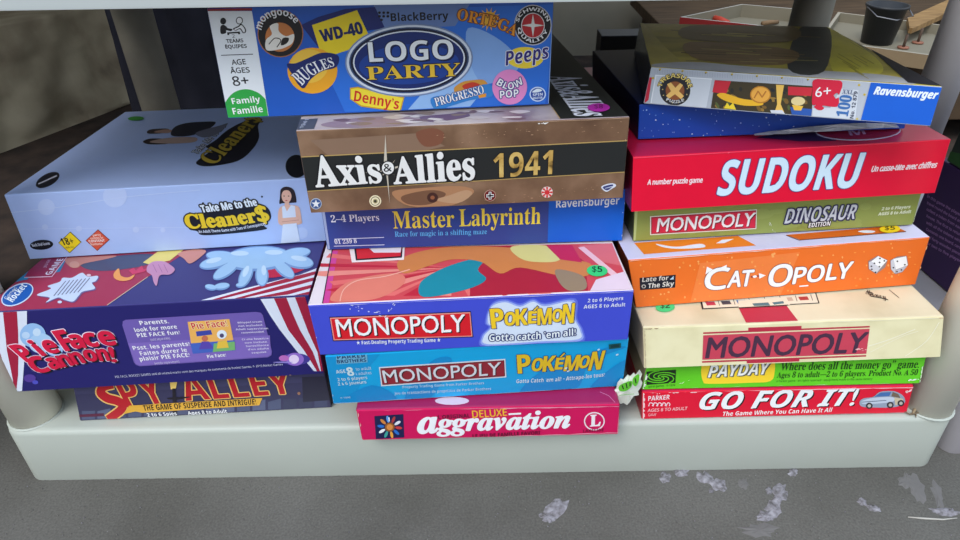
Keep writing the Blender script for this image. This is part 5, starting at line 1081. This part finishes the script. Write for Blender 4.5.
# bucket in the cream tray
zb = TB; cb = at_z((876, 42), zb)
mb = MB(); dk = mat((44, 46, 50), rough=.45, var=.2, scale=9); n = 36; H_ = .078; vs = []
for r, zz in ((.033, zb), (.042, zb+H_), (.045, zb+H_), (.045, zb+H_+.005), (.041, zb+H_+.005), (.031, zb+.005)):
    vs += [(cb.x+r*math.cos(2*math.pi*i/n), cb.y+r*math.sin(2*math.pi*i/n), zz) for i in range(n)]
fs = [(j*n+i, j*n+(i+1) % n, (j+1)*n+(i+1) % n, (j+1)*n+i) for j in range(5) for i in range(n)]+[tuple(range(n))[::-1], tuple(5*n+i for i in range(n))]
mb.add(vs, fs, dk, True); bk_ = thing('bucket', 'dark grey plastic bucket standing in the cream tray at the back', 'bucket', None, (cb.x, cb.y, zb)); mb.build('bucket_body', bk_)
mb = MB(); tube(mb, [(cb.x-.045, cb.y, zb+H_), (cb.x-.04, cb.y-.04, zb+H_-.012), (cb.x, cb.y-.05, zb+H_-.018), (cb.x+.04, cb.y-.04, zb+H_-.012), (cb.x+.045, cb.y, zb+H_)], .0014, mat((120, 120, 124), rough=.4, metal=.6), 8); mb.build('handle', bk_)
# pegs standing in the tray
for p_, h_, lb in (((903, 48), .045, 'short dark peg standing in the cream tray nearest the bucket'), ((917.5, 43), .05, 'short dark peg standing in the cream tray farther right of the bucket')):
    c = at_z(p_, TB); h_ *= .65; mb = MB(); tube(mb, [(c.x, c.y, TB), (c.x, c.y, TB+h_)], .003, mat((84, 66, 54), rough=.8), 10); tube(mb, [(c.x, c.y, TB), (c.x, c.y, TB+.003)], .012, mat((150, 100, 80), rough=.8), 12)
    tag(mb.build('peg', None, (c.x, c.y, TB)), lb, 'peg', None)
# wooden plank lying across the cream tray at the back right
pa_, pb_ = at_z((912, 31), TZ+.0365), at_z((966, 6), TZ+.0365)
mb = MB(); d = (pb_-pa_).normalized(); sd = Vector((0, 0, 1)); up_ = sd.cross(d).normalized(); vs = []
pa_ = pa_-d*.0; pb_ = pb_+d*.1
for p_, w_ in ((pa_, .004), (pa_+d*.1, .026), (pb_, .028)):
    for a, b2 in ((-1, -.5), (1, -.5), (1, .5), (-1, .5)): vs.append(p_+up_*(w_*(a+1)*.9)+sd*(.012*b2))
fs = [(j*4+k, j*4+(k+1) % 4, (j+1)*4+(k+1) % 4, (j+1)*4+k) for j in (0, 1) for k in range(4)]+[(3, 2, 1, 0), (8, 9, 10, 11)]
mb.add(vs, fs, ramp_mat('tan_wood', [(.3, (120, 92, 58)), (.6, (160, 126, 82)), (.8, (176, 142, 96))], scale=14, rough=.7, stretch=(1, 6, 1)))
# its far end rests on a dark crate
PLK = mb
tag(mb.build('wooden_plank', None, (pa_+pb_)/2), 'tan wooden plank with a pointed end lying across the cream tray at the back right', 'plank')
# ================================================================== LIGHT
w = bpy.data.worlds.new('sky'); SC.world = w; w.use_nodes = True; nt = w.node_tree; bg = nt.nodes['Background']
tc = nt.nodes.new('ShaderNodeTexCoord'); sp = nt.nodes.new('ShaderNodeSeparateXYZ'); cr = nt.nodes.new('ShaderNodeValToRGB')
nt.links.new(tc.outputs['Generated'], sp.inputs['Vector']); nt.links.new(sp.outputs['Z'], cr.inputs['Fac'])
e0 = cr.color_ramp.elements[0]; e0.position = .06; e0.color = (.38, .40, .41, 1)
e1 = cr.color_ramp.elements.new(.33); e1.color = (.84, .92, 1, 1)
e2 = cr.color_ramp.elements[2]; e2.position = .85; e2.color = (.62, .78, 1, 1)
nt.links.new(cr.outputs['Color'], bg.inputs['Color']); bg.inputs['Strength'].default_value = SKY
sl = bpy.data.lights.new('sun', 'SUN'); sl.energy = SUN; sl.angle = math.radians(26); sl.color = (1, .97, .92)
so = bpy.data.objects.new('sun', sl); COL.objects.link(so); so.rotation_euler = (math.radians(38), 0, math.radians(-34)); so.location = (0, -2, 3)
vs_ = SC.view_settings; vs_.view_transform = 'Standard'; vs_.look = 'None'; vs_.gamma = 1.0; vs_.use_curve_mapping = False
vs_.exposure = EXPO
